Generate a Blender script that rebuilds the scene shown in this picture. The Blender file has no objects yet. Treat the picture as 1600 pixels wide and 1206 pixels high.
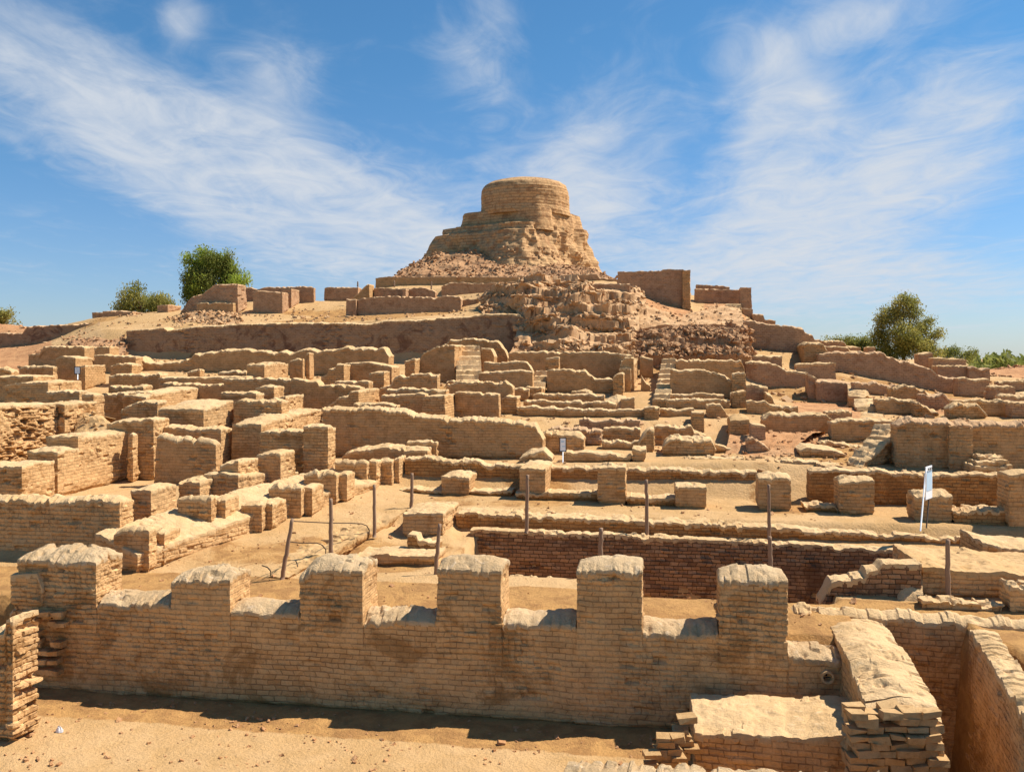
import bpy, math
import numpy as np

# ------------------------------------------------------------------ camera, sky, sun
scene = bpy.context.scene
F, H, HOR = 1400.0, 7.5, 560.0            # focal length in photo pixels, eye height, horizon row
ANG = math.radians(9.0)                    # the ruins' axes are turned 9 degrees to the view
CS, SN = math.cos(ANG), math.sin(ANG)
cam = bpy.data.cameras.new('camera')
cam.sensor_width = 36; cam.lens = 36 * F / 1600; cam.shift_y = -(603 - HOR) / 1600
cam.clip_start = 0.1; cam.clip_end = 20000
camo = bpy.data.objects.new('camera', cam); scene.collection.objects.link(camo)
camo.location = (0, 0, H); camo.rotation_euler = (math.radians(90), 0, ANG)
scene.camera = camo

SUN = np.array([0.71 * CS - 0.21 * SN, 0.71 * SN + 0.21 * CS, 1.0]); SUN /= np.linalg.norm(SUN)
elev = math.asin(SUN[2]); azim = math.atan2(SUN[0], SUN[1])
sl = bpy.data.lights.new('sun', 'SUN'); sl.energy = 5.0; sl.angle = math.radians(0.5); sl.color = (1, 0.94, 0.84)
so = bpy.data.objects.new('sun', sl); scene.collection.objects.link(so)
from mathutils import Vector
so.rotation_euler = Vector(SUN.tolist()).to_track_quat('Z', 'Y').to_euler(); so.location = (0, 0, 60)
scene.view_settings.view_transform = 'Standard'; scene.view_settings.look = 'None'
scene.view_settings.exposure = 0.60; scene.view_settings.gamma = 1

def N(nt, typ, **kw):
    n = nt.nodes.new(typ)
    for k, v in kw.items():
        if k in n.inputs: n.inputs[k].default_value = v
        else: setattr(n, k, v)
    return n
def math_n(nt, op, a, b=None, c=None, clamp=False):
    n = nt.nodes.new('ShaderNodeMath'); n.operation = op; n.use_clamp = clamp
    for i, v in enumerate((a, b, c)):
        if v is None: continue
        if isinstance(v, (int, float)): n.inputs[i].default_value = v
        else: nt.links.new(v, n.inputs[i])
    return n.outputs[0]
def mix_n(nt, fac, a, b, blend='MIX'):
    n = nt.nodes.new('ShaderNodeMix'); n.data_type = 'RGBA'; n.blend_type = blend; n.clamp_factor = True
    for idx, v in ((0, fac), (6, a), (7, b)):
        if isinstance(v, (int, float)): n.inputs[idx].default_value = v
        elif isinstance(v, tuple): n.inputs[idx].default_value = (*v, 1) if len(v) == 3 else v
        else: nt.links.new(v, n.inputs[idx])
    return n.outputs[2]
def ramp_n(nt, fac, a, b):
    n = nt.nodes.new('ShaderNodeMapRange'); n.interpolation_type = 'SMOOTHSTEP'
    nt.links.new(fac, n.inputs[0]); n.inputs[1].default_value = a; n.inputs[2].default_value = b
    return n.outputs[0]

w = bpy.data.worlds.new('World'); scene.world = w; w.use_nodes = True
nt = w.node_tree; nt.nodes.clear(); L = nt.links
sky = N(nt, 'ShaderNodeTexSky', sky_type='NISHITA', sun_disc=False, sun_elevation=elev, sun_rotation=azim,
        altitude=0, air_density=1.0, dust_density=0.25, ozone_density=2.2)
tc = nt.nodes.new('ShaderNodeTexCoord')
rot = nt.nodes.new('ShaderNodeVectorRotate'); rot.rotation_type = 'Z_AXIS'; rot.inputs['Angle'].default_value = -ANG
L.new(tc.outputs['Generated'], rot.inputs['Vector'])
sep = nt.nodes.new('ShaderNodeSeparateXYZ'); L.new(rot.outputs[0], sep.inputs[0])
zz = math_n(nt, 'ADD', math_n(nt, 'MAXIMUM', sep.outputs[2], 0.0), 0.05)
px_ = math_n(nt, 'DIVIDE', sep.outputs[0], zz); py_ = math_n(nt, 'DIVIDE', sep.outputs[1], zz)
def cloudnoise(sx, sy, ox, oy, detail, dist, rough=0.6, scale=1.0):
    cb = nt.nodes.new('ShaderNodeCombineXYZ')
    L.new(math_n(nt, 'MULTIPLY_ADD', px_, sx, ox), cb.inputs[0]); L.new(math_n(nt, 'MULTIPLY_ADD', py_, sy, oy), cb.inputs[1])
    n = N(nt, 'ShaderNodeTexNoise', Scale=scale, Detail=detail, Roughness=rough, Distortion=dist)
    L.new(cb.outputs[0], n.inputs['Vector']); return n.outputs['Fac']
# view-direction tangents (azimuth tangent u, elevation tangent v) to say where in the sky the cirrus banks stand
yy = math_n(nt, 'MAXIMUM', sep.outputs[1], 0.05)
u_ = math_n(nt, 'DIVIDE', sep.outputs[0], yy); v_ = math_n(nt, 'DIVIDE', sep.outputs[2], yy)
def bank(u0, v0, du, dv, ang, amp):
    ca, sa = math.cos(ang), math.sin(ang)
    a = math_n(nt, 'SUBTRACT', u_, u0); b = math_n(nt, 'SUBTRACT', v_, v0)
    p = math_n(nt, 'ADD', math_n(nt, 'MULTIPLY', a, ca / du), math_n(nt, 'MULTIPLY', b, sa / du))
    q = math_n(nt, 'ADD', math_n(nt, 'MULTIPLY', a, -sa / dv), math_n(nt, 'MULTIPLY', b, ca / dv))
    r = math_n(nt, 'ADD', math_n(nt, 'MULTIPLY', p, p), math_n(nt, 'MULTIPLY', q, q))
    return math_n(nt, 'MULTIPLY', math_n(nt, 'EXPONENT', math_n(nt, 'MULTIPLY', r, -1.0)), amp)
def uv(px, py): return (px - 800) / F, (HOR - py) / F
acc = None
for (cx, cy, ru, rv, a, amp) in [
        (230, 220, 330, 80, -0.52, .95), (560, 330, 260, 60, -0.55, .9), (640, 400, 140, 60, -0.3, .5), (430, 110, 110, 90, -1.2, .6), (285, 25, 50, 45, -.8, .8),
        (60, 60, 180, 70, -.4, .3),
        (1340, 330, 300, 95, .5, .9), (1230, 140, 110, 75, -.9, .75), (1500, 170, 130, 90, .6, .6), (1330, 30, 150, 45, .25, .7), (1200, 230, 90, 60, 1.0, .7),
        (930, 320, 130, 60, .9, .6), (750, 110, 90, 55, -1.0, .75), (900, 220, 130, 50, 1.0, .6), (800, 330, 500, 120, 0, .25), (1250, 250, 300, 200, .3, .3), (350, 250, 350, 150, -.4, .3), (1450, 450, 260, 60, .1, .6), (1050, 420, 200, 50, .2, .5), (780, 10, 70, 30, -1, .5)]:
    u0, v0 = uv(cx, cy); b = bank(u0, v0, ru / F, rv / F, a, amp)
    acc = b if acc is None else math_n(nt, 'ADD', acc, b)
n1 = cloudnoise(1.5, .8, 3.1, 1.7, 9, 1.3, .60)
n2 = cloudnoise(3.6, 2.2, 7.7, 4.2, 9, 1.6, .62)
n3 = cloudnoise(.7, .5, 1.0, 9.0, 4, .6, .5)
nn = math_n(nt, 'ADD', math_n(nt, 'MULTIPLY', n1, .42), math_n(nt, 'ADD', math_n(nt, 'MULTIPLY', n2, .34), math_n(nt, 'MULTIPLY', n3, .24)))
cl = ramp_n(nt, math_n(nt, 'ADD', nn, math_n(nt, 'MULTIPLY', math_n(nt, 'MINIMUM', acc, 1.0), .31)), .50, .97)
bg1 = nt.nodes.new('ShaderNodeBackground'); bg1.inputs[1].default_value = 0.070
tcol = mix_n(nt, ramp_n(nt, v_, 0.0, .38), (.72, .86, 1.14), (.52, .94, 1.16))
tint = mix_n(nt, 1.0, sky.outputs[0], tcol, 'MULTIPLY')
L.new(tint, bg1.inputs[0])
bg2 = nt.nodes.new('ShaderNodeBackground'); bg2.inputs[0].default_value = (.74, .79, .86, 1); bg2.inputs[1].default_value = .60
mx = nt.nodes.new('ShaderNodeMixShader'); L.new(cl, mx.inputs[0]); L.new(bg1.outputs[0], mx.inputs[1]); L.new(bg2.outputs[0], mx.inputs[2])
ow = nt.nodes.new('ShaderNodeOutputWorld'); L.new(mx.outputs[0], ow.inputs[0])

# ------------------------------------------------------------------ numeric helpers
def hash3(i, j, k):
    h = (i.astype(np.int64) * 374761393 + j.astype(np.int64) * 668265263 + k.astype(np.int64) * 2147483647) & 0xFFFFFFFF
    h = ((h ^ (h >> 13)) * 1274126177) & 0xFFFFFFFF
    h = ((h ^ (h >> 16)) * 2246822519) & 0xFFFFFFFF
    return ((h ^ (h >> 15)) & 0xFFFFFF) / float(0xFFFFFF)
def vnoise(x, y, z):
    xi, yi, zi = np.floor(x), np.floor(y), np.floor(z)
    fx, fy, fz = x - xi, y - yi, z - zi
    fx, fy, fz = fx * fx * (3 - 2 * fx), fy * fy * (3 - 2 * fy), fz * fz * (3 - 2 * fz)
    r = 0
    for a in (0, 1):
        for b in (0, 1):
            for c in (0, 1):
                wgt = (fx if a else 1 - fx) * (fy if b else 1 - fy) * (fz if c else 1 - fz)
                r = r + wgt * hash3(xi + a, yi + b, zi + c)
    return r * 2 - 1
def fbm(x, y, z, octv=3, gain=.5):
    r = 0; a = 1; t = 0
    for o in range(octv):
        r = r + a * vnoise(x * 2 ** o + 13.7 * o, y * 2 ** o + 5.1 * o, z * 2 ** o + 9.3 * o); t += a; a *= gain
    return r / t
def ss(e0, e1, x):
    t = np.clip((x - e0) / (e1 - e0), 0, 1); return t * t * (3 - 2 * t)

# site coordinates: x along the walls, y into the picture, z up; the photo's pixel columns fix directions only
def site(px, py, yp):
    "the point at site depth yp that is seen along (px,py)"
    t = (np.asarray(px, float) - 800) / F
    Y = yp / (CS + t * SN); X = Y * t
    return X * CS - Y * SN, np.asarray(yp, float) + 0 * X, H - (np.asarray(py, float) - HOR) / F * Y
def site_Y(px, py, Y):
    X = (px - 800) / F * Y
    return X * CS - Y * SN, X * SN + Y * CS, H - (py - HOR) / F * Y
def col(x, y):
    Y = np.maximum(y * CS - x * SN, .5); X = x * CS + y * SN
    return 800 + F * X / Y, Y

# ------------------------------------------------------------------ ground heights, from survey rows (site depth, [(column, row or height)])
GR = [
 (3, 'z', [(0, 0)]), (17.0, 'z', [(0, .03), (400, 0), (1600, 0)]), (18.7, 'z', [(-200, .25), (0, .22), (60, .06), (400, 0), (1600, 0)]), (19.1, 'z', [(-200, 1.7), (30, 1.9), (1600, 1.8)]),
 (20.2, 'z', [(0, 1.95), (1600, 1.95)]), (22.0, 'z', [(0, 2.0), (400, 2.0), (1600, 2.05)]),
 (23.2, 'z', [(0, 2.9), (150, 2.8), (215, 2.2), (300, 2.2), (455, 2.1), (490, 1.8), (700, 1.85), (1600, 2.05)]),
 (24.5, 'z', [(0, 2.75), (190, 2.75), (250, 2.4), (330, 2.25), (500, 2.15), (540, 1.85), (700, 1.95), (1600, 2.05)]),
 (27.5, 'z', [(0, 2.75), (230, 2.75), (350, 2.75), (480, 2.5), (590, 2.4), (625, 2.1), (700, 2.2), (716, 2.0), (1600, 2.0)]),
 (28.0, 'z', [(0, 2.78), (230, 2.75), (350, 2.8), (480, 2.55), (600, 2.45), (700, 2.35), (716, 2.0), (1600, 2.0)]), (28.5, 'z', [(0, 2.8), (230, 2.75), (350, 2.85), (480, 2.6), (600, 2.5), (1600, 2.5)]),
 (30.5, 'z', [(0, 2.85), (230, 2.8), (300, 3.0), (400, 3.0), (560, 2.7), (640, 2.55), (1600, 2.5)]),
 (32.2, 'z', [(0, 3.0), (230, 2.9), (400, 3.15), (600, 2.85), (660, 2.6), (1600, 2.55)]),
 (33.8, 'p', [(0, 716), (400, 716), (560, 722), (800, 724), (1200, 722), (1400, 735), (1600, 735)]),
 (36.0, 'p', [(0, 692), (400, 694), (500, 712), (640, 716), (1040, 714), (1230, 712), (1400, 715), (1600, 715)]),
 (39.0, 'p', [(0, 660), (400, 668), (800, 672), (900, 690), (1020, 695), (1120, 700), (1200, 692), (1290, 692), (1400, 690), (1600, 690)]),
 (41.5, 'p', [(0, 640), (400, 645), (700, 650), (850, 656), (1140, 660), (1230, 672), (1300, 672), (1400, 665), (1600, 660)]),
 (44.0, 'p', [(0, 620), (400, 628), (700, 640), (850, 640), (1140, 640), (1300, 650), (1400, 655), (1600, 650)]),
 (47.0, 'p', [(0, 606), (400, 606), (700, 614), (900, 620), (1140, 626), (1300, 636), (1400, 640), (1600, 637)]),
 (50.0, 'p', [(0, 590), (400, 590), (700, 600), (900, 606), (1140, 612), (1200, 628), (1331, 637), (1350, 618), (1400, 622), (1600, 629)]),
 (52.4, 'p', [(0, 580), (150, 578), (400, 584), (700, 592), (900, 597), (1140, 600), (1200, 624), (1331, 632), (1345, 606), (1400, 613), (1480, 624), (1600, 626)]),
 (54.4, 'p', [(0, 573), (150, 572), (400, 579), (700, 587), (900, 587), (1140, 589), (1200, 612), (1340, 602), (1400, 608), (1480, 621), (1550, 623), (1600, 622)]),
 (57.0, 'p', [(0, 568), (150, 560), (300, 574), (600, 574), (820, 568), (1000, 560), (1160, 566), (1270, 590), (1310, 582), (1400, 602), (1480, 619), (1550, 621), (1600, 610)]),
 (59.5, 'p', [(0, 556), (120, 540), (180, 545), (215, 560), (500, 568), (820, 568), (1000, 552), (1170, 553), (1290, 578), (1400, 592), (1480, 600), (1600, 602)]),
 (61.3, 'p', [(-100, 550), (0, 551), (110, 530), (165, 515), (200, 516), (260, 513), (500, 504), (700, 497), (815, 496), (1000, 530), (1170, 545), (1290, 556), (1385, 568), (1440, 578), (1500, 600), (1600, 600)]),
 (65.3, 'p', [(-100, 547), (0, 546), (60, 539), (90, 529), (150, 505), (200, 500), (300, 494), (500, 497), (700, 488), (820, 470), (920, 460), (1000, 475), (1100, 505), (1165, 530), (1290, 558), (1440, 575), (1500, 590), (1600, 595)]),
 (67.5, 'p', [(-100, 528), (0, 524), (50, 517), (90, 510), (150, 497), (240, 490), (320, 490), (420, 488), (520, 495), (700, 490), (750, 478), (850, 450), (950, 452), (1080, 495), (1150, 500), (1180, 515), (1290, 556), (1440, 574), (1500, 588), (1600, 592)]),
 (72.0, 'p', [(-100, 506), (0, 507), (45, 511), (100, 508), (150, 500), (240, 488), (330, 480), (390, 468), (450, 470), (560, 470), (650, 466), (750, 458), (850, 440), (960, 442), (1020, 462), (1085, 475), (1150, 476), (1190, 500), (1290, 552), (1440, 572), (1600, 590)]),
 (75.6, 'p', [(-100, 506), (45, 512), (160, 503), (300, 484), (400, 471), (560, 473), (640, 466), (690, 467), (760, 464), (830, 448), (960, 442), (1020, 462), (1085, 474), (1150, 478), (1190, 505), (1290, 552), (1440, 572), (1600, 590)]),
 (77.0, 'p', [(-100, 506), (45, 512), (160, 504), (300, 485), (400, 472), (560, 473), (640, 458), (700, 450), (830, 444), (960, 440), (1020, 460), (1085, 470), (1150, 478), (1190, 508), (1290, 552), (1440, 572), (1600, 590)]),
 (81.0, 'p', [(-100, 507), (45, 514), (160, 505), (300, 488), (400, 474), (560, 474), (600, 450), (780, 446), (940, 437), (1085, 462), (1150, 480), (1200, 515), (1290, 552), (1440, 572), (1560, 584), (1600, 578)]),
 (86.0, 'p', [(-100, 512), (160, 508), (300, 488), (400, 480), (560, 476), (620, 436), (780, 433), (940, 433), (1000, 450), (1150, 490), (1290, 553), (1440, 573), (1560, 578), (1600, 575)]),
 (105., 'p', [(-100, 530), (160, 520), (300, 500), (560, 490), (620, 446), (780, 440), (960, 445), (1100, 500), (1290, 557), (1440, 574), (1600, 582)]),
 (135., 'z', [(0, 1), (1600, 1)]), (170., 'z', [(0, 0)]), (20000., 'z', [(0, 0)])]
GY = np.array([g[0] for g in GR])
PITS = [ # x0,x1,y0,y1,z, blend
 (-5.3, 5.8, 22.7, 27.1, -2.2), (5.7, 8.3, 24.6, 27.1, -2.2), (-1.2, 3.9, 21.2, 22.8, -2.2), (-5.3, 60, 22.7, 27.9, None),
 (4.4, 6.3, 5, 20.5, -1.6)]
def g_row(i, px, x, y):
    gy, kind, pts = GR[i]
    a = np.interp(px, [p[0] for p in pts], [p[1] for p in pts])
    if kind == 'z': return a
    t = (np.clip(px, -400, 2000) - 800) / F
    return H - (a - HOR) / F * (gy / (CS + t * SN))
def ground(x, y, pits=True):
    x = np.asarray(x, float); y = np.asarray(y, float)
    x, y = np.broadcast_arrays(x, y)
    px, _ = col(x, y); px = np.clip(px, -300, 1900)
    i = np.clip(np.searchsorted(GY, y) - 1, 0, len(GY) - 2)
    z = np.zeros(x.shape)
    for k in range(len(GY) - 1):
        m = i == k
        if m.any():
            f = np.clip((y[m] - GY[k]) / (GY[k + 1] - GY[k]), 0, 1)
            z[m] = g_row(k, px[m], x[m], y[m]) * (1 - f) + g_row(k + 1, px[m], x[m], y[m]) * f
    if pits:
        # right of the trench the near ground is a raised platform
        m = ss(6.6, 6.9, x) * (1 - ss(20.3, 20.6, y)); z = z * (1 - m) + 1.85 * m
        for (x0, x1, y0, y1, pz) in PITS:
            if pz is None: continue
            b = .18
            m = ss(x0 - b, x0 + b, x) * (1 - ss(x1 - b, x1 + b, x)) * ss(y0 - b, y0 + b, y) * (1 - ss(y1 - b, y1 + b, y))
            z = z * (1 - m) + pz * m
    return z

# ------------------------------------------------------------------ mesh helpers
def make_mesh(name, V, Q, uv=None, mat=None, mats=(), smooth=True, tris=None, sharp=None):
    me = bpy.data.meshes.new(name)
    V = np.asarray(V, np.float32); Q = np.asarray(Q, np.int32)
    nq = len(Q); nt_ = 0 if tris is None else len(tris)
    me.vertices.add(len(V)); me.vertices.foreach_set('co', V.ravel())
    li = Q.ravel(); 
    if nt_: li = np.concatenate([li, np.asarray(tris, np.int32).ravel()])
    me.loops.add(len(li)); me.loops.foreach_set('vertex_index', li)
    me.polygons.add(nq + nt_)
    st = np.concatenate([np.arange(nq) * 4, nq * 4 + np.arange(nt_) * 3]).astype(np.int32)
    me.polygons.foreach_set('loop_start', st)
    if mat is not None: me.polygons.foreach_set('material_index', np.asarray(mat, np.int32))
    me.polygons.foreach_set('use_smooth', np.full(nq + nt_, smooth))
    if uv is not None:
        l = me.uv_layers.new(name='UVMap'); l.data.foreach_set('uv', np.asarray(uv, np.float32).ravel())
    for m in mats: me.materials.append(m)
    me.update(calc_edges=True); me.validate()
    if smooth and sharp: me.set_sharp_from_angle(angle=math.radians(sharp))
    return me
def link(me, name, loc=(0, 0, 0), parent=None):
    o = bpy.data.objects.new(name, me); scene.collection.objects.link(o)
    if parent is not None: o.parent = parent
    o.location = loc; return o
def tag(o, label=None, cat=None, group=None, kind=None):
    if label: o['label'] = label
    if cat: o['category'] = cat
    if group: o['group'] = group
    if kind: o['kind'] = kind
    return o
def empty(name, loc):
    o = bpy.data.objects.new(name, None); scene.collection.objects.link(o); o.location = loc
    bpy.context.view_layer.update(); return o
class MB:
    "collects boxes / tubes with their own orientation into one mesh"
    def __init__(s): s.v = []; s.q = []; s.n = 0; s.m = []
    def add(s, v, q, m=0):
        s.v.append(np.asarray(v, float)); s.q.append(np.asarray(q) + s.n); s.n += len(v); s.m += [m] * len(q)
    def box(s, c, size, R=None, jit=0, m=0, rng=None):
        b = np.array([[x, y, z] for x in (-.5, .5) for y in (-.5, .5) for z in (-.5, .5)]) * np.asarray(size)
        if jit and rng is not None: b = b + rng.normal(0, jit, b.shape)
        if R is not None: b = b @ np.asarray(R).T
        s.add(b + np.asarray(c), [[0, 1, 3, 2], [4, 6, 7, 5], [0, 4, 5, 1], [2, 3, 7, 6], [0, 2, 6, 4], [1, 5, 7, 3]], m)
    def tube(s, pts, rad, n=8, m=0, cap=True):
        pts = np.asarray(pts, float); rad = np.broadcast_to(rad, len(pts)); k0 = None; V = []
        for i, p in enumerate(pts):
            d = pts[min(i + 1, len(pts) - 1)] - pts[max(i - 1, 0)]; d = d / (np.linalg.norm(d) + 1e-9)
            a = np.cross(d, [0, 0, 1]) if abs(d[2]) < .9 else np.cross(d, [0, 1, 0]); a /= np.linalg.norm(a); b = np.cross(d, a)
            for k in range(n):
                t = 2 * math.pi * k / n; V.append(p + rad[i] * (a * math.cos(t) + b * math.sin(t)))
        Q = []
        for i in range(len(pts) - 1):
            for k in range(n): Q.append([i * n + k, i * n + (k + 1) % n, (i + 1) * n + (k + 1) % n, (i + 1) * n + k])
        if cap:
            for base in (0, (len(pts) - 1) * n):
                for k in range(1, n - 2, 2): Q.append([base, base + k, base + k + 1, base + (k + 2) % n])
        s.add(V, Q, m)
    def build(s, name, mats, parent=None, origin=(0, 0, 0), smooth=False):
        V = np.concatenate(s.v) - np.asarray(origin)
        me = make_mesh(name, V, np.concatenate(s.q), mat=s.m, mats=mats, smooth=smooth)
        return link(me, name, origin if parent is None else (0, 0, 0), parent)
def rotm(a, b, c):
    ca, sa, cb, sb, cc, sc = math.cos(a), math.sin(a), math.cos(b), math.sin(b), math.cos(c), math.sin(c)
    return np.array([[cc, -sc, 0], [sc, cc, 0], [0, 0, 1]]) @ np.array([[cb, 0, sb], [0, 1, 0], [-sb, 0, cb]]) @ np.array([[1, 0, 0], [0, ca, -sa], [0, sa, ca]])

# ------------------------------------------------------------------ materials
def mat_base(name):
    m = bpy.data.materials.new(name); m.use_nodes = True; t = m.node_tree
    b = t.nodes['Principled BSDF']; b.inputs['Roughness'].default_value = .95; b.inputs['Specular IOR Level'].default_value = .12
    return m, t, b
def noise_n(t, vec, scale, detail=4, rough=.55, dist=0):
    n = N(t, 'ShaderNodeTexNoise', Scale=scale, Detail=detail, Roughness=rough, Distortion=dist)
    t.links.new(vec, n.inputs['Vector']); return n.outputs['Fac']
def brick_mat(name, c1, c2, mort, stain=None, stain_amt=.0, bw=.27, bh=.112, mud=.35, bump=.5, mudc=None, rowmort=.010):
    m, t, b = mat_base(name); L = t.links
    geo = t.nodes.new('ShaderNodeNewGeometry'); P = geo.outputs['Position']
    uvn = t.nodes.new('ShaderNodeUVMap')
    # gently uneven courses
    wob = N(t, 'ShaderNodeTexNoise', Scale=3.2, Detail=4); L.new(uvn.outputs[0], wob.inputs['Vector'])
    sc = t.nodes.new('ShaderNodeVectorMath'); sc.operation = 'MULTIPLY_ADD'; L.new(wob.outputs['Color'], sc.inputs[0]); sc.inputs[1].default_value = (.05,) * 3; L.new(uvn.outputs[0], sc.inputs[2])
    br = N(t, 'ShaderNodeTexBrick', Scale=1.0); L.new(sc.outputs[0], br.inputs['Vector'])
    br.inputs['Color1'].default_value = (*c1, 1); br.inputs['Color2'].default_value = (*c2, 1); br.inputs['Mortar'].default_value = (*mort, 1)
    br.inputs['Mortar Size'].default_value = rowmort; br.inputs['Mortar Smooth'].default_value = .35
    br.inputs['Brick Width'].default_value = bw; br.inputs['Row Height'].default_value = bh
    col_ = br.outputs['Color']
    big = noise_n(t, P, .55, 5, .6, .4); mid = noise_n(t, P, 2.7, 5, .65, .3); fine = noise_n(t, P, 22, 4, .6)
    mm = ramp_n(t, math_n(t, 'ADD', math_n(t, 'MULTIPLY', big, .4), math_n(t, 'MULTIPLY', mid, .6)), .40, .58)
    plaster = mudc or tuple(x * 1.06 for x in c1)
    col_ = mix_n(t, math_n(t, 'MULTIPLY', mm, mud), col_, plaster)
    # smeared joints, cracks and small holes
    holes = ramp_n(t, noise_n(t, P, 3.8, 4, .65, .6), .66, .72)
    mpz = t.nodes.new('ShaderNodeMapping'); mpz.inputs['Scale'].default_value = (3.2, 3.2, .8); L.new(P, mpz.inputs['Vector'])
    crk = noise_n(t, mpz.outputs[0], 1.0, 5, .65, .5); crk = ramp_n(t, math_n(t, 'ABSOLUTE', math_n(t, 'SUBTRACT', crk, .5)), .006, .0)
    crk = math_n(t, 'MULTIPLY', crk, ramp_n(t, big, .5, .62))
    dk = math_n(t, 'MAXIMUM', math_n(t, 'MULTIPLY', holes, .55), math_n(t, 'MULTIPLY', crk, .5))
    col_ = mix_n(t, dk, col_, tuple(x * .55 for x in mort))
    if stain:
        st = ramp_n(t, noise_n(t, P, .8, 6, .7, .8), .62 - stain_amt * .25, .72 - stain_amt * .2)
        col_ = mix_n(t, math_n(t, 'MULTIPLY', st, .75), col_, stain)
    v = math_n(t, 'ADD', math_n(t, 'MULTIPLY', mid, .52), math_n(t, 'MULTIPLY', fine, .42))
    v = math_n(t, 'ADD', v, .53)
    cb = t.nodes.new('ShaderNodeCombineColor')
    for i in range(3): L.new(v, cb.inputs[i])
    col_ = mix_n(t, 1.0, col_, cb.outputs[0], 'MULTIPLY')
    L.new(col_, b.inputs['Base Color'])
    hgt = math_n(t, 'MULTIPLY_ADD', br.outputs['Fac'], -.9, math_n(t, 'ADD', math_n(t, 'MULTIPLY', mid, .9), math_n(t, 'MULTIPLY', fine, .55)))
    bp = N(t, 'ShaderNodeBump', Strength=bump, Distance=.035); L.new(hgt, bp.inputs['Height']); L.new(bp.outputs[0], b.inputs['Normal'])
    return m
def mud_mat(name, c1, c2, c3=None, s=1.0, bump=.55, dist=.05):
    m, t, b = mat_base(name); L = t.links
    P = t.nodes.new('ShaderNodeNewGeometry').outputs['Position']
    big = noise_n(t, P, .35 * s, 5, .6, .5); mid = noise_n(t, P, 2.2 * s, 6, .65, .3); fine = noise_n(t, P, 17 * s, 5, .65); grit = noise_n(t, P, 70, 3, .6)
    col_ = mix_n(t, ramp_n(t, math_n(t, 'ADD', math_n(t, 'MULTIPLY', big, .6), math_n(t, 'MULTIPLY', mid, .4)), .4, .6), c1, c2)
    if c3: col_ = mix_n(t, math_n(t, 'MULTIPLY', ramp_n(t, mid, .54, .68), .8), col_, c3)
    v = math_n(t, 'ADD', math_n(t, 'ADD', math_n(t, 'MULTIPLY', fine, .35), math_n(t, 'MULTIPLY', grit, .22)), .70)
    cb = t.nodes.new('ShaderNodeCombineColor')
    for i in range(3): L.new(v, cb.inputs[i])
    col_ = mix_n(t, 1.0, col_, cb.outputs[0], 'MULTIPLY')
    L.new(col_, b.inputs['Base Color'])
    hgt = math_n(t, 'ADD', math_n(t, 'MULTIPLY', mid, 1.0), math_n(t, 'ADD', math_n(t, 'MULTIPLY', fine, .6), math_n(t, 'MULTIPLY', grit, .18)))
    bp = N(t, 'ShaderNodeBump', Strength=bump, Distance=dist); L.new(hgt, bp.inputs['Height']); L.new(bp.outputs[0], b.inputs['Normal'])
    return m
def plain_mat(name, c, rough=.7, var=.3, scale=8, stretch=None):
    m, t, b = mat_base(name); b.inputs['Roughness'].default_value = rough
    P = t.nodes.new('ShaderNodeNewGeometry').outputs['Position']
    if stretch:
        mp = t.nodes.new('ShaderNodeMapping'); mp.inputs['Scale'].default_value = stretch; t.links.new(P, mp.inputs['Vector']); P = mp.outputs[0]
    n = noise_n(t, P, scale, 4)
    t.links.new(mix_n(t, n, tuple(x * (1 - var) for x in c), tuple(min(1, x * (1 + var)) for x in c)), b.inputs['Base Color'])
    return m
M = {}
M['tan'] = brick_mat('tan_mud_brick', (.58, .335, .145), (.47, .255, .10), (.24, .12, .048), mud=.5, bump=.9)
M['near'] = brick_mat('near_mud_brick', (.61, .365, .165), (.49, .275, .115), (.33, .18, .08), stain=(.34, .17, .06), stain_amt=.4, mud=.72, bump=1.0)
M['smooth'] = brick_mat('plastered_brick', (.53, .31, .14), (.46, .26, .11), (.33, .18, .075), mud=.7, bump=.7, stain=(.33, .17, .065), stain_amt=.25)
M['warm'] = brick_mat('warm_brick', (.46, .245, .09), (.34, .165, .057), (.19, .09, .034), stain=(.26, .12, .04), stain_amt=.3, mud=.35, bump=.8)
M['loose'] = mud_mat('loose_brick', (.55, .345, .16), (.44, .26, .11), (.36, .20, .085), s=3, bump=.9, dist=.03)
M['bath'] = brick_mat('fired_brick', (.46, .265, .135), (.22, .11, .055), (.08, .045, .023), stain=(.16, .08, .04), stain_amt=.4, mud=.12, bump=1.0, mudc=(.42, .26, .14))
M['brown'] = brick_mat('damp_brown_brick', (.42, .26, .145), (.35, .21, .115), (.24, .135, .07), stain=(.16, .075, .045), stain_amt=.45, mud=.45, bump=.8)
M['rose'] = brick_mat('rosy_brick', (.51, .305, .165), (.42, .235, .125), (.24, .125, .065), stain=(.32, .155, .075), stain_amt=.25, mud=.5, bump=.7)
M['cap'] = mud_mat('mud_cap', (.68, .455, .235), (.58, .37, .175), (.72, .51, .29), s=1.5, bump=1.0)
M['caprose'] = mud_mat('mud_cap_rosy', (.62, .395, .215), (.50, .30, .155), None, s=1.5, bump=1.0)
M['capwhite'] = mud_mat('lime_mud_cap', (.70, .49, .275), (.58, .385, .20), (.75, .56, .36), s=2, bump=1.0, dist=.085)
M['sand'] = mud_mat('sandy_ground', (.52, .315, .135), (.57, .36, .17), (.46, .265, .10), s=.8, bump=.7, dist=.06)
M['dirt'] = mud_mat('orange_dirt', (.46, .255, .095), (.53, .31, .13), (.35, .19, .075), s=1.6, bump=1.0, dist=.09)
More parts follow.
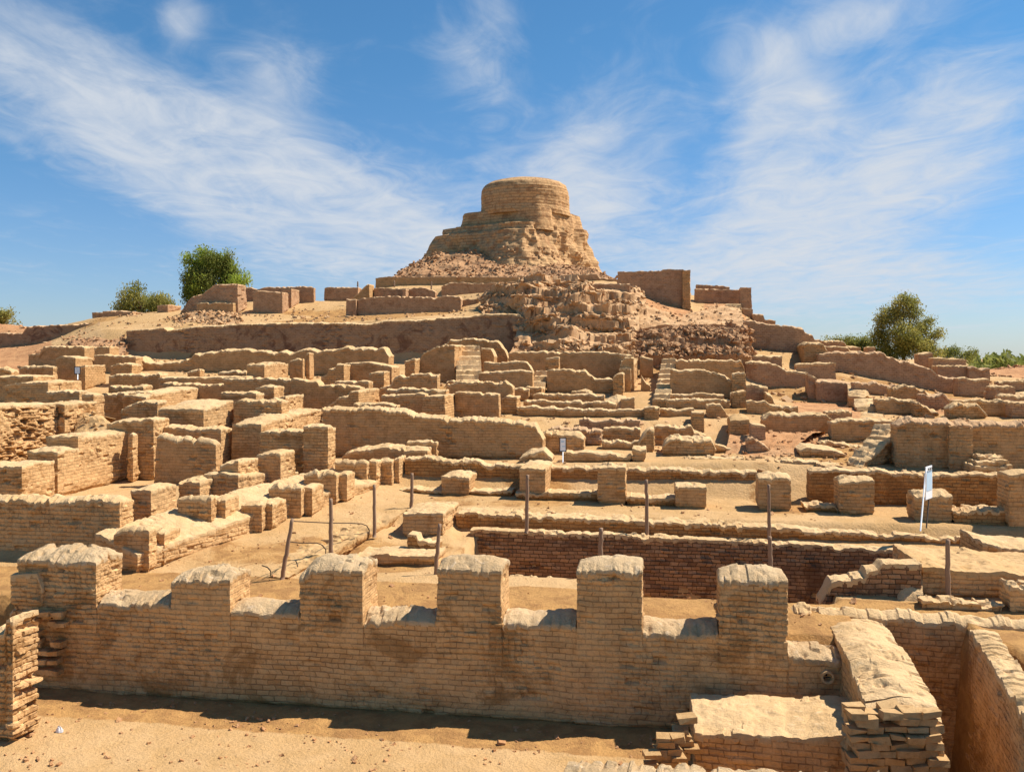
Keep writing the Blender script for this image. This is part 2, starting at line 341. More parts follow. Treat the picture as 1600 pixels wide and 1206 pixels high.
def ground_mat():
    m, t, b = mat_base('ground'); L = t.links
    P = t.nodes.new('ShaderNodeNewGeometry').outputs['Position']
    big = noise_n(t, P, .3, 5, .6, .6); mid = noise_n(t, P, 1.7, 7, .68, .4); fine = noise_n(t, P, 14, 5, .65); grit = noise_n(t, P, 60, 3, .6)
    sand = mix_n(t, ramp_n(t, math_n(t, 'ADD', math_n(t, 'MULTIPLY', big, .6), math_n(t, 'MULTIPLY', mid, .4)), .4, .6), (.49, .295, .125), (.56, .35, .165))
    dirt = mix_n(t, ramp_n(t, mid, .4, .62), (.46, .25, .088), (.33, .17, .062))
    earth = mix_n(t, ramp_n(t, mid, .4, .62), (.52, .27, .12), (.38, .18, .08))
    def att(n):
        a = t.nodes.new('ShaderNodeAttribute'); a.attribute_name = n; return a.outputs['Fac']
    e = math_n(t, 'ADD', math_n(t, 'MULTIPLY', mid, .9), math_n(t, 'MULTIPLY', fine, .35))
    fd = ramp_n(t, math_n(t, 'ADD', att('dirt'), e), .98, 1.22); fr = ramp_n(t, math_n(t, 'ADD', att('red'), e), .98, 1.22)
    col_ = mix_n(t, fr, mix_n(t, fd, sand, dirt), earth)
    v = math_n(t, 'ADD', math_n(t, 'ADD', math_n(t, 'MULTIPLY', fine, .42), math_n(t, 'MULTIPLY', grit, .28)), .65)
    cb = t.nodes.new('ShaderNodeCombineColor')
    for i in range(3): L.new(v, cb.inputs[i])
    L.new(mix_n(t, 1.0, col_, cb.outputs[0], 'MULTIPLY'), b.inputs['Base Color'])
    hgt = math_n(t, 'ADD', math_n(t, 'MULTIPLY', mid, 1.2), math_n(t, 'ADD', math_n(t, 'MULTIPLY', fine, .7), math_n(t, 'MULTIPLY', grit, .25)))
    bp = N(t, 'ShaderNodeBump', Strength=.9, Distance=.07); L.new(hgt, bp.inputs['Height']); L.new(bp.outputs[0], b.inputs['Normal'])
    return m
M['ground'] = ground_mat()
M['earth'] = mud_mat('red_earth', (.50, .245, .105), (.54, .30, .145), (.38, .18, .08), s=1.2, bump=.8, dist=.1)
M['rubble'] = mud_mat('rubble', (.58, .355, .18), (.42, .235, .11), (.70, .47, .28), s=1.8, bump=.8, dist=.045)
M['redrubble'] = mud_mat('reddish_rubble', (.47, .265, .13), (.34, .175, .085), (.58, .38, .215), s=1.8, bump=.8, dist=.045)
M['stupa'] = brick_mat('stupa_brick', (.56, .34, .16), (.48, .28, .13), (.38, .215, .10), stain=(.34, .18, .085), stain_amt=.5, bw=.8, bh=.30, mud=.6, bump=1.0, rowmort=.04)
M['wood'] = plain_mat('weathered_wood', (.30, .19, .12), .85, .35, 6, (6, 6, .6))
M['iron'] = plain_mat('rusty_iron', (.06, .04, .03), .7, .3)
M['white'] = plain_mat('white_paint', (.88, .90, .92), .5, .05)
M['blue'] = plain_mat('pale_blue_print', (.50, .66, .80), .5, .12)
M['ink_shade'] = plain_mat('black_ink_and_shade', (.03, .03, .03), .6, .1)  # board lettering, and the painted darkness inside the drain pipe
M['plastic'] = plain_mat('plastic_bag', (.75, .70, .68), .4, .1)
M['bark'] = plain_mat('bark', (.16, .11, .07), .9, .3)
def leaf_mat(name, c1, c2):
    m, t, b = mat_base(name)
    geo = t.nodes.new('ShaderNodeNewGeometry')
    n = noise_n(t, geo.outputs['Position'], .5, 3)
    a = mix_n(t, ramp_n(t, n, .4, .62), c1, c2)
    r = mix_n(t, geo.outputs['Random Per Island'], (.6, .6, .6), (1.35, 1.3, 1.2))
    t.links.new(mix_n(t, 1.0, a, r, 'MULTIPLY'), b.inputs['Base Color']); b.inputs['Roughness'].default_value = .6
    tr = t.nodes.new('ShaderNodeBsdfTranslucent'); t.links.new(a, tr.inputs[0]); ms = t.nodes.new('ShaderNodeMixShader'); ms.inputs[0].default_value = .45
    t.links.new(b.outputs[0], ms.inputs[1]); t.links.new(tr.outputs[0], ms.inputs[2]); t.links.new(ms.outputs[0], t.nodes['Material Output'].inputs[0])
    return m
M['leafgreen'] = leaf_mat('bright_leaves', (.19, .21, .05), (.36, .44, .06))
M['leafolive'] = leaf_mat('olive_leaves', (.26, .26, .06), (.40, .36, .10))
M['leafscrub'] = leaf_mat('scrub_leaves', (.20, .22, .05), (.28, .28, .07))

# ------------------------------------------------------------------ the wall builder
SEED = [1]
def brick_relief(u, v, bw, bh):
    row = np.floor(v / bh); off = (row % 2) * .5 * bw; k = np.floor((u + off) / bw)
    fx = (u + off) - k * bw; fy = v - row * bh
    d = np.minimum(np.minimum(fx, bw - fx), np.minimum(fy, bh - fy))
    return ss(0, .022, d), hash3(k, row, row * 0 + 3)
def wall_mesh(name, pts, t, mat='tan', cap='cap', zb=None, dome=.07, scal=.045, rag=.055, rough=1.0, taper=.03, u0=0, per=.25, res=None, domey=None, miss=.045, back_dz=0.0, gaps=(), sd=None, under=.09, brk=1.25):
    """a wall: front top edge pts (x,y,z), body t thick to the left of the path, mud cap on top"""
    SEED[0] += 1; sd = SEED[0] * 17.3 if sd is None else sd
    P = np.asarray(pts, float); scal = scal * .62; dome = dome * .88
    _, Yc = col(P[:, 0], P[:, 1]); Yc = Yc.min()
    if res is None: res = max(.028, Yc * .00165)
    seg = np.hypot(np.diff(P[:, 0]), np.diff(P[:, 1])); S = np.concatenate([[0], np.cumsum(seg)])
    Ltot = S[-1]; nu = max(5, int(Ltot / res) + 1); s = np.linspace(0, Ltot, nu)
    fx, fy, fz = (np.interp(s, S, P[:, i]) for i in range(3))
    tx, ty = np.gradient(fx), np.gradient(fy); tl = np.hypot(tx, ty) + 1e-9; nx, ny = -ty / tl, tx / tl
    nw = max(4, int(t / res) + 1); w_ = np.linspace(0, 1, nw)
    # cap grid
    GX = fx[:, None] + nx[:, None] * w_ * t; GY_ = fy[:, None] + ny[:, None] * w_ * t
    ze = fz + rag * fbm(s * 2.2 + sd, 0 * s, 0 * s, 3) + (t < .95) * min(rag, .1) * .6 * np.round(1.2 * vnoise(s * 4 + sd, s * 0 + 2, s * 0))
    prof = np.clip(1 - (2 * w_ - 1) ** 2, 0, 1)
    endr = np.clip(np.minimum(s, Ltot - s) / (.35 * t + .05), 0, 1) ** .5
    GZ = ze[:, None] + (domey if domey is not None else dome) * prof[None, :] * (.35 + .65 * endr[:, None]) + back_dz * w_[None, :]
    def toothf(q):
        ph = q / per + .5 * np.sin(q * 1.7 + sd) + .25 * np.sin(q * 4.1 + sd); kk = np.floor(ph)
        f_ = ph - kk; hh2 = hash3(kk, kk * 0 + 7, kk * 0 + int(sd))
        return ss(0, .22, f_) * (1 - ss(.62 + .2 * hh2, .95, f_)) * (.2 + .8 * hh2)
    msk = np.ones_like(s)
    for g0, g1 in gaps: msk = msk * (1 - ((fx > g0 - .03) & (fx < g1 + .03)))
    near_edge = np.exp(-np.minimum(w_, 1 - w_) * t / .16)
    GZ = GZ + (.045 * fbm(GX * 2.6 + sd, GY_ * 2.6, GX * 0, 3) + .02 * fbm(GX * 9 + sd, GY_ * 9, GX * 0, 2)) * (.4 + .6 * (1 - near_edge[None, :])) + 1.0 * scal * toothf(s)[:, None] * near_edge[None, :] + .10 * scal * toothf(s)[:, None]
    wd_ = w_[None, :] * t; ca_ = np.floor(s[:, None] / .15 + .8 * vnoise(GX * 1.5, GY_ * 1.5, GX * 0)); cb_ = np.floor(wd_ / .29 + .5 * hash3(ca_, ca_ * 0 + 1, ca_ * 0))
    cell = hash3(ca_, cb_, ca_ * 0 + int(sd)); patch = ss(-.1, .3, fbm(GX * .9 + sd, GY_ * .9, GX * 0, 2))
    if t > 1.5: brk = brk * .45
    GZ = GZ + brk * (cell - .6) * .075 * patch - brk * .05 * ss(.15, .6, fbm(GX * 4 + sd, GY_ * 4, GX * 0, 3))
    if len(gaps): GZ = np.where(msk[:, None] < .5, np.minimum(GZ, ze[:, None] - .05), GZ)
    idx = np.arange(nu * nw).reshape(nu, nw)
    lp = np.concatenate([idx[:, 0], idx[-1, 1:], idx[-2::-1, -1], idx[0, -2:0:-1]])
    V0 = np.stack([GX, GY_, GZ], -1).reshape(-1, 3)
    ring = V0[lp]; nl = len(lp)
    nxt, prv = np.roll(ring, -1, 0), np.roll(ring, 1, 0)
    d = nxt - prv; on = np.stack([d[:, 1], -d[:, 0]], -1); on /= (np.linalg.norm(on, axis=1, keepdims=True) + 1e-9)
    ds = np.hypot(*(nxt - ring)[:, :2].T); pu = np.concatenate([[0], np.cumsum(ds)]) + u0   # nl+1
    gz = ground(ring[:, 0], ring[:, 1]) if zb is None else np.full(nl, float(zb))
    if zb is None:
        gz = np.minimum(gz, ground(ring[:, 0] + on[:, 0] * .6, ring[:, 1] + on[:, 1] * .6)) - .35
    gz = np.minimum(gz, ring[:, 2] - .3)
    hmax = float((ring[:, 2] - gz).max())
    first = np.array([0, .03, .065, .10, .14, .19]); nb = max(2, int((hmax - .19) / res) + 1)
    fr = np.linspace(0, 1, nb + 1)[1:]
    hh = (ring[:, 2] - gz)
    depth = np.concatenate([np.repeat(first[None, :], nl, 0) * np.minimum(1, hh[:, None] / .6), 0 * hh[:, None] + np.minimum(.19, .19 * hh[:, None] / .6) + fr[None, :] * (hh[:, None] - np.minimum(.19, .19 * hh[:, None] / .6))], 1)
    nr = depth.shape[1]
    Z = ring[:, 2:3] - depth
    X = np.repeat(ring[:, 0:1], nr, 1); Y = np.repeat(ring[:, 1:2], nr, 1)
    U = np.repeat(pu[:-1, None], nr, 1)
    wu = .02 * vnoise(X * 3 + sd, Y * 3, Z * 3) + .035 * vnoise(U * .15, Z * 6.1, Z * 0 + 2) + .035 * vnoise(U * 1.9, Z * 3.1, Z * 0 + 5); wv = .035 * fbm(X * .8, Y * .8 + sd, Z * .5, 3) + .022 * vnoise(U * .1, Z * 3.3, Z * 0 + 9)
    UU, VV = U + wu, Z + wv
    disp = rough * (.035 * fbm(X * .9 + sd, Y * .9, Z * 1.1, 4) + .018 * fbm(X * 5 + sd, Y * 5, Z * 5, 2)) + taper * depth
    rel, hb = brick_relief(UU, VV, .27, .112)
    k = min(1.0, max(0.25, .06 / res)) * rough
    below = ss(.10, .2, depth) * (.35 + .65 * ss(-.25, .2, fbm(X * .7 + 3, Y * .7, Z * .9, 2)))
    hab = Z - (gz[:, None] + .35); disp = disp - rough * under * (1 - ss(.0, .12 + .08 * vnoise(X * 2.2, Y * 2.2, Z * 0), hab))
    disp = disp + below * k * ((rel - 1) * .026 + (hb - .5) * .040 - (hb < miss) * .07 * rel + (hb > 1 - miss * .6) * .035 * rel)
    tooth = toothf(U - u0)
    mk = np.ones_like(X)
    for g0, g1 in gaps: mk = mk * (1 - ((X > g0 - .03) & (X < g1 + .03)))
    oh = mk * scal * (.15 + .75 * tooth) * ss(-.03, .05, depth) * (1 - ss(.05 + .06 * tooth, .11 + .10 * tooth, depth))
    disp = disp + oh
    fade0 = np.ones_like(disp); fade0[:, 0] = .6
    X = X + on[:, 0:1] * disp * fade0; Y = Y + on[:, 1:2] * disp * fade0
    V0[lp, 0] = X[:, 0]; V0[lp, 1] = Y[:, 0]
    skirt = np.stack([X[:, 1:], Y[:, 1:], Z[:, 1:]], -1).reshape(-1, 3)
    n0 = len(V0)
    V = np.concatenate([V0, skirt])
    rid = np.concatenate([lp[:, None], n0 + np.arange(nl * (nr - 1)).reshape(nl, nr - 1)], 1)
    a = idx[:-1, :-1].ravel(); b = idx[1:, :-1].ravel(); c = idx[1:, 1:].ravel(); e = idx[:-1, 1:].ravel()
    Q1 = np.stack([a, b, c, e], 1)
    uv1 = np.stack([V0[Q1][:, :, 0], V0[Q1][:, :, 1]], -1)
    r2 = np.roll(rid, -1, 0)
    Q2 = np.stack([rid[:, :-1], rid[:, 1:], r2[:, 1:], r2[:, :-1]], -1).reshape(-1, 4)
    U2 = np.roll(UU, -1, 0).copy(); U2[-1] = pu[-1] + wu[0]; V2 = np.roll(VV, -1, 0)
    uq = np.stack([UU[:, :-1], UU[:, 1:], U2[:, 1:], U2[:, :-1]], -1).reshape(-1, 4)
    vq = np.stack([VV[:, :-1], VV[:, 1:], V2[:, 1:], V2[:, :-1]], -1).reshape(-1, 4)
    uv2 = np.stack([uq, vq], -1)
    md = ((depth[:, :-1] < .03 + .09 * tooth[:, :-1]) & (mk[:, :-1] > .5)).reshape(-1)
    mi = np.concatenate([np.ones(len(Q1)), md.astype(int)])
    org = np.array([fx.mean(), fy.mean(), float(gz.min())])
    return (V, np.concatenate([Q1, Q2]), np.concatenate([uv1, uv2]), mi, org, [M[mat], M[cap]])
def wall_obj(name, pts, t, label=None, cat='wall', group=None, parent=None, **kw):
    V, Q, uv_, mi, org, mats = wall_mesh(name, pts, t, **kw)
    if parent is not None: org = np.array(parent.location)
    me = make_mesh(name, V - org, Q, uv_, mi, mats, sharp=30)
    o = link(me, name, org.tolist() if parent is None else (0, 0, 0), parent)
    if parent is None: tag(o, label, cat, group)
    elif label: tag(o, label)
    return o
def Fw(yp, t, pts, label, name='brick_wall', cat='wall', group=None, to=None, **kw):
    "front-facing wall; `to` = column where its far right-hand corner shows"
    if to is not None: t = min(1.4 if pts[-1][0] > 850 else 4.0, max(.3, yp * ((1022.3 - pts[-1][0]) / (1022.3 - to) - 1)))
    P = [tuple(float(c) for c in site(px, py, yp)) for px, py in pts]
    return wall_obj(name, P, t, label, cat, group, **kw)
def Rw(yn, t, near, far, label, name='brick_wall', cat='wall', group=None, mid=(), **kw):
    "wall running into the picture, right-hand face visible; near/far = (px,py) of its top edge"
    P = []
    for px, py in (near, *mid, far):
        yp = yn * (1022.3 - near[0]) / (1022.3 - px); P.append(tuple(float(c) for c in site(px, py, yp)))
    return wall_obj(name, P, t, label, cat, group, **kw)
def Pw(t, pts, label, name='brick_wall', cat='wall', group=None, **kw):
    P = [tuple(float(c) for c in site_Y(*p)) for p in pts]
    return wall_obj(name, P, t, label, cat, group, **kw)

# ------------------------------------------------------------------ the ground, one sheet out to the horizon
def axis(breaks):
    out = [breaks[0][0]]
    for (a, _), (b, st) in zip(breaks[:-1], breaks[1:]):
        n = max(1, int(round((b - a) / st))); out += list(np.linspace(a, b, n + 1)[1:])
    return np.array(out)
gx = axis([(-9000, 0), (-800, 800), (-140, 60), (-75, 2.5), (-34, .5), (-14, .22), (11, .14), (22, .3), (60, .5), (110, 2), (800, 60), (9000, 800)])
gy = axis([(2, 0), (12, 1), (17, .16), (34, .14), (52, .26), (92, .42), (140, 2), (800, 60), (12000, 900)])
GXX, GYY = np.meshgrid(gx, gy, indexing='ij')
gz_ = ground(GXX, GYY)
far = 1 - ss(130, 170, GYY)
gz_ = gz_ + far * (.10 * fbm(GXX * .35, GYY * .35, 0 * GXX, 4) + .035 * fbm(GXX * 1.6, GYY * 1.6, 0 * GXX, 3)) * (0.25 + .75 * ss(30, 45, GYY)) 
gz_ = gz_ + .022 * fbm(GXX * 3.5, GYY * 3.5, 0 * GXX, 3, .65) * (1 - ss(40, 60, GYY))
gz_ = gz_ + .03 * fbm(GXX * 2.5, GYY * 2.5, 0 * GXX, 4) * (1 - ss(60, 90, GYY))
ii = np.arange(gz_.size).reshape(gz_.shape)
Q = np.stack([ii[:-1, :-1].ravel(), ii[1:, :-1].ravel(), ii[1:, 1:].ravel(), ii[:-1, 1:].ravel()], 1)
# where the photo shows red spoil earth and orange dirt: soft masks the material reads
pc, Yg = col(GXX, GYY); row = HOR + (H - gz_) / Yg * F
def box_(v, a, b, s_): return ss(a - s_, a + s_, v) * (1 - ss(b - s_, b + s_, v))
red = np.zeros(gz_.shape)
for a_, b_, c_, d_ in ((-400, 80, 48, 95), (1240, 1345, 43.5, 52), (1160, 1290, 36, 41), (1540, 1800, 70, 105), (990, 1170, 61, 69), (1400, 1500, 45, 52), (1100, 1165, 66, 76)):
    red = np.maximum(red, box_(pc, a_, b_, 12) * box_(GYY, c_, d_, .8))
nb_ = fbm(GXX * .25, GYY * .25, GXX * 0, 3)
dirt = np.maximum(box_(GYY, 17.0, 21.4, .25), box_(GYY, 22, 80, 1) * ss(-.15, .5, nb_) * .75)
me = make_mesh('ground', np.stack([GXX, GYY, gz_], -1).reshape(-1, 3), Q, mats=[M['ground']])
for nm, arr in (('dirt', dirt), ('red', red)):
    at_ = me.attributes.new(nm, 'FLOAT', 'POINT'); at_.data.foreach_set('value', arr.astype(np.float32).ravel())
o = link(me, 'ground'); tag(o, kind='structure')

# ------------------------------------------------------------------ the near wall with its six battlements
YF = 18.4
def zF(px, py, yp=YF): return [float(c) for c in site(px, py, yp)]
nw = empty('battlemented_wall', (zF(600, 1100)[0], YF, 0))
tag(nw, 'long low battlemented mud-brick wall with six mud-capped blocks, nearest the camera', 'wall')
body = [zF(18, 960), zF(30, 944), zF(150, 944), zF(268, 944), zF(358, 957), zF(470, 962), zF(567, 970), zF(683, 973), zF(782, 975), zF(902, 979), zF(1003, 990), zF(1125, 993), zF(1229, 1000), zF(1232, 1030), zF(1322, 1036)]
wall_obj('wall_body', body, .95, parent=nw, mat='near', cap='capwhite', dome=.20, scal=.07, res=.027, rough=1.0, per=.26, zb=-.4, taper=.02, miss=.02, sd=5.5, u0=zF(18, 960)[0], gaps=[(zF(a_, 900)[0], zF(b_, 900)[0]) for a_, b_ in ((29, 150), (268, 359), (470, 566), (683, 783), (902, 1002), (1125, 1230))])
for a, b, ya, yb, dm in ((29, 150, 876, 879, .29), (268, 359, 910, 907, .25), (470, 566, 903, 891, .28), (683, 783, 891, 891, .25), (902, 1002, 894, 890, .22), (1125, 1230, 910, 909, .24)):
    p0, p1 = zF(a, ya, YF - .02), zF(b, yb, YF - .02)
    if a == 470: pm = [p0, zF(486, 893, YF - .012), p1]
    else: pm = [p0, p1]
    wall_obj('merlon', pm, 1.0, parent=nw, mat='near', cap='capwhite', zb=1.35, under=0, dome=dm, scal=.06, res=.027, per=.2, taper=0.02, rough=1.0, sd=5.5, u0=p0[0], rag=.03)
# drain pipe
c = np.array(zF(1292, 1056, YF - .02)); mb = MB(); mb.tube([c + (0, -.10, 0), c + (0, .35, 0)], .125, 20, cap=False)
ang = np.linspace(0, 2 * math.pi, 21)[:-1]
v = [[c[0] + r * math.cos(t), c[1] - yy_, c[2] + r * math.sin(t)] for (r, yy_) in ((.125, .10), (.085, .10), (.085, -.35)) for t in ang]
q = [[j * 20 + k, j * 20 + (k + 1) % 20, (j + 1) * 20 + (k + 1) % 20, (j + 1) * 20 + k] for j in (0, 1) for k in range(20)]; mb.add(v, q)
pipe = mb.build('drain_pipe', [M['cap']], nw); pipe.location = (0, 0, 0); pipe.data.transform(__import__('mathutils').Matrix.Translation((-nw.location.x, -nw.location.y, -nw.location.z)))
mb = MB(); mb.tube([c + (0, .02, 0), c + (0, .03, 0)], .082, 20)  # flat black disc in the bore, painting the shade of the hollow
pm = mb.build('mouth_shade_disc', [M['ink_shade']], pipe); pm.data.transform(__import__('mathutils').Matrix.Translation((-nw.location.x, -nw.location.y, -nw.location.z)))
# cracked end block and toothing bricks on its left end
rng = np.random.default_rng(5)
wall_obj('end_block', [zF(17, 898, YF - .10), zF(58, 896, YF - .10), zF(66, 916, YF - .10)], .7, parent=nw, mat='near', zb=1.5, dome=.02, scal=.0, res=.027, taper=0, rag=.01)
mb = MB(); c0 = np.array([nw.location.x, nw.location.y, 0])
for r in range(7):
    z = 1.78 - r * .215
    xx = zF(53, 1000)[0] - .02
    while xx < zF(106, 1000)[0] - .1:
        bwid = rng.uniform(.22, .34)
        if rng.random() > .12:
            mb.box(np.array([xx + bwid / 2, YF - .10 + rng.normal(0, .02), z + rng.normal(0, .012)]) - c0, (bwid * .93, .34, .10), rotm(rng.normal(0, .03), rng.normal(0, .04), rng.normal(0, .05)), .008, 0, rng)
            if rng.random() > .6: mb.box(np.array([xx + bwid / 2, YF - .02, z - .09]) - c0, (bwid * .7, .30, .08), rotm(0, 0, rng.normal(0, .06)), .008, 0, rng)
        xx += bwid
mb.build('toothing_bricks', [M['near']], nw)
def mark_children(): pass

# the ledge behind it, the thick wall coming forward, the near blocks
Pw(.55, [(1236, 958, 19.55), (1330, 962, 19.3), (1375, 966, 19.2), (1600, 980, 18.6), (1760, 990, 18.0)], 'low rounded mud ledge running right from the sixth battlement along the sunken bath', 'mud_ledge', 'wall', mat='near', cap='cap', zb=-1.8, dome=.14, scal=.04, per=.22, res=.03, taper=.0)
Pw(1.15, [(1472, 1128, 14.6), (1466, 1108, 15.0), (1448, 1075, 15.7), (1428, 1040, 16.7), (1400, 1000, 18.0), (1376, 970, 19.3)], 'thick mud-topped wall coming forward beside the deep trench, near the round drain pipe', 'thick_wall', 'wall', mat='near', cap='cap', zb=-1.8, dome=.14, scal=.05, res=.028, per=.2, rag=.06)
def stones(mb, cx, cy, cz, n, rng, sx, sy, sz, size=(.27, .13, .07), tilt=.4, jit=.008):
    for k in range(n):
        p = (cx + rng.uniform(-sx, sx), cy + rng.uniform(-sy, sy), cz + rng.uniform(-sz, sz))
        s_ = np.array(size) * rng.uniform(.75, 1.2)
        mb.box(p, s_, rotm(rng.normal(0, tilt), rng.normal(0, tilt), rng.uniform(-3.1, 3.1) if tilt > .3 else rng.normal(0, tilt)), jit, 0, rng)
# broken face of the thick wall: stepped loose brickwork at the bottom right
def brick_stack(px0, px1, pytop, Y0, rows, label, rng, group=None, name='brick_stack', depth=.5, slope=0.0, jit=.03, dropright=0, mat='near', bw=.28, bh=.105):
    x0, y0, z0 = site_Y(px0, pytop, Y0); x1, y1, _ = site_Y(px1, pytop, Y0)
    mb = MB(); Ln = math.hypot(x1 - x0, y1 - y0); d = np.array([(x1 - x0), (y1 - y0)]) / Ln; nrm = np.array([-d[1], d[0]])
    for r in range(rows):
        z = z0 - bh * (r + .5); s = -rng.uniform(0, .12)
        for lay in range(max(1, int(depth / .26))):
            s = -rng.uniform(0, .14)
            while s < Ln - .1:
                b = bw * rng.uniform(.75, 1.15)
                if not (r < 2 and rng.random() < .25) and s + b / 2 < Ln - dropright * max(0, 3 - r) * .3:
                    pc_ = np.array([x0, y0]) + d * (s + b / 2) + nrm * (.13 + lay * .26 - slope * (rows - r) * -.0 + rng.normal(0, jit))
                    pc_ = pc_ + nrm * slope * (rows - 1 - r)
                    mb.box((pc_[0], pc_[1], z + rng.normal(0, .006)), (b * .96, .25, bh * .86), rotm(rng.normal(0, .03), rng.normal(0, .03), math.atan2(d[1], d[0]) + rng.normal(0, .06)), .014, 0, rng)
                s += b
    org = (x0, y0, z0 - bh * rows)
    o = mb.build(name, [M[mat]], None, org); tag(o, label, 'bricks', group)
    return o
rng = np.random.default_rng(8)
Pw(1.9, [(1086, 1148, 15.75), (1200, 1150, 15.55), (1330, 1152, 15.2), (1352, 1150, 15.15)], 'broad low brick block with a sandy top below the drain pipe, front centre right', 'brick_platform', 'platform', mat='near', cap='cap', zb=-.5, dome=.05, scal=.04, res=.028, per=.27, miss=.06)
brick_stack(1340, 1474, 1112, 14.45, 9, 'tumbled loose bricks at the broken front end of the thick wall', rng, depth=.55, jit=.028, dropright=-.0, bh=.125, bw=.32, mat='loose')
brick_stack(1064, 1088, 1122, 15.5, 9, 'tall narrow stack of loose bricks at the left end of the sandy-topped block', rng, 'loose brick stacks', depth=.5, jit=.015, mat='loose')
brick_stack(1034, 1064, 1152, 15.2, 7, 'shorter stepped brick stack left of the tall narrow stack', rng, 'loose brick stacks', depth=.5, jit=.015, mat='loose')
brick_stack(1015, 1036, 1178, 15.0, 5, 'lowest step of loose bricks behind the near wall top with rounded bricks', rng, 'loose brick stacks', depth=.4, mat='loose')
# the near wall top in the bottom edge of the picture: rounded eroded bricks
nx0 = site_Y(868, 1200, 13.3); nx1 = site_Y(1345, 1212, 12.6)
Pw(.9, [(872, 1236, 13.6), (1000, 1240, 13.3), (1200, 1248, 12.9), (1380, 1256, 12.4)], 'wall top of pale rounded eroded bricks cut by the bottom edge of the picture', 'brick_wall', 'wall', mat='near', cap='capwhite', zb=-.3, dome=.05, scal=.10, per=.3, res=.025)
# right-hand platform wall beyond the trench
Pw(.45, [(1516, 984, 18.3), (1535, 1012, 17.2), (1562, 1056, 15.7), (1605, 1128, 13.7), (1680, 1250, 11.3)][::1], 'high brick wall of the raised platform at the right edge, falling into the deep trench', 'brick_wall', 'wall', mat='near', cap='cap', zb=-2.0, dome=.05, scal=.05, res=.028, per=.27)
Pw(.62, [(-80, 992, 17.6), (8, 988, 17.45), (9, 972, 17.45), (20, 971, 17.4)], 'broken brick pier with gaping courses at the left edge of the picture', 'brick_pier', 'pier', mat='near', cap='cap', dome=.03, scal=.02, rough=1.5, miss=.16, res=.026, taper=.0)
GP = 'brick walls around the sunken bath'
# ---- bath
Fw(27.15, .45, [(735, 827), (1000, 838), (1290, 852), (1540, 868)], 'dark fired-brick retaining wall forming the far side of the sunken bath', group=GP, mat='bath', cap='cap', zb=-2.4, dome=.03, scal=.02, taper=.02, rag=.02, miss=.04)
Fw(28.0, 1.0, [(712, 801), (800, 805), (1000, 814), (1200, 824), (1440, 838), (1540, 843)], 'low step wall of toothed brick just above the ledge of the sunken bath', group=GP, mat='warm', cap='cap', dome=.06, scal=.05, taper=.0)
Fw(26.6, .4, [(630, 802), (692, 801)], 'short square brick block at the top left corner of the sunken bath', 'brick_block', 'block', to=716, mat='near', cap='cap', dome=.10, scal=.06)
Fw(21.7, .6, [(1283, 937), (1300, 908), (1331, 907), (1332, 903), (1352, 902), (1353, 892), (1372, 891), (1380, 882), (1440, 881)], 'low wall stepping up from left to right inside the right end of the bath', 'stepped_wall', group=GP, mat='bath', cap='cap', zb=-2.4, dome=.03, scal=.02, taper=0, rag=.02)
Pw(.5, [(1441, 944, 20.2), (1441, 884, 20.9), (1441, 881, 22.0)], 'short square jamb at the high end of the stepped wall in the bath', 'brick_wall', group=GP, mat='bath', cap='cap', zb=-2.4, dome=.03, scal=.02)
Fw(21.9, 2.6, [(1442, 886), (1520, 892), (1600, 897), (1700, 903)], 'wide flat-topped brick platform wall behind the leaning right-hand post', group=GP, mat='near', cap='sand', dome=.02, scal=.02)
Fw(20.9, .5, [(1440, 938), (1570, 945)], 'thin flat slab of brick paving beside the foot of the rightmost post', 'brick_slab', 'slab', mat='near', cap='cap', dome=.01, scal=.01, zb=1.7)
Fw(20.95, .6, [(1578, 916), (1700, 925)], 'small brick stub cut by the right edge, right of the rightmost post', 'brick_block', 'block', mat='near', cap='cap', dome=.06, scal=.04)
Fw(24.9, .55, [(1495, 880), (1600, 884), (1700, 889)], 'flat brick slab on the terrace right of the bath', 'brick_slab', 'slab', mat='near', cap='cap', dome=.02, scal=.02, zb=1.9)
Fw(25.2, 1.8, [(1536, 848), (1560, 856), (1640, 862), (1700, 864)], 'square brick block on the right edge just above the flat slab', 'brick_block', 'block', mat='tan', cap='cap', dome=.12, scal=.05)
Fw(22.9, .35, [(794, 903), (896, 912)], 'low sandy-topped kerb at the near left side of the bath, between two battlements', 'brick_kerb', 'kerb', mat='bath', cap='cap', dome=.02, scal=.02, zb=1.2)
Fw(24.6, .5, [(637, 836), (652, 838), (653, 845), (684, 846)], 'tiny stepped brick edge in the paving left of the bath', 'brick_kerb', 'kerb', mat='warm', cap='cap', dome=.03, scal=.02)
Fw(23.6, 1.2, [(556, 868), (680, 869)], 'long thin course of paving bricks left of the bath', 'brick_kerb', 'kerb', mat='near', cap='cap', dome=.02, scal=.03)
Pw(1.35, [(452, 901, 22.4), (520, 862, 24.6), (590, 822, 27.4), (640, 797, 29.6)], 'long raised walkway edged with brick, running back beside three leaning posts', 'raised_walkway', 'walkway', mat='warm', cap='sand', dome=.02, scal=.02, taper=.0, back_dz=-.12)
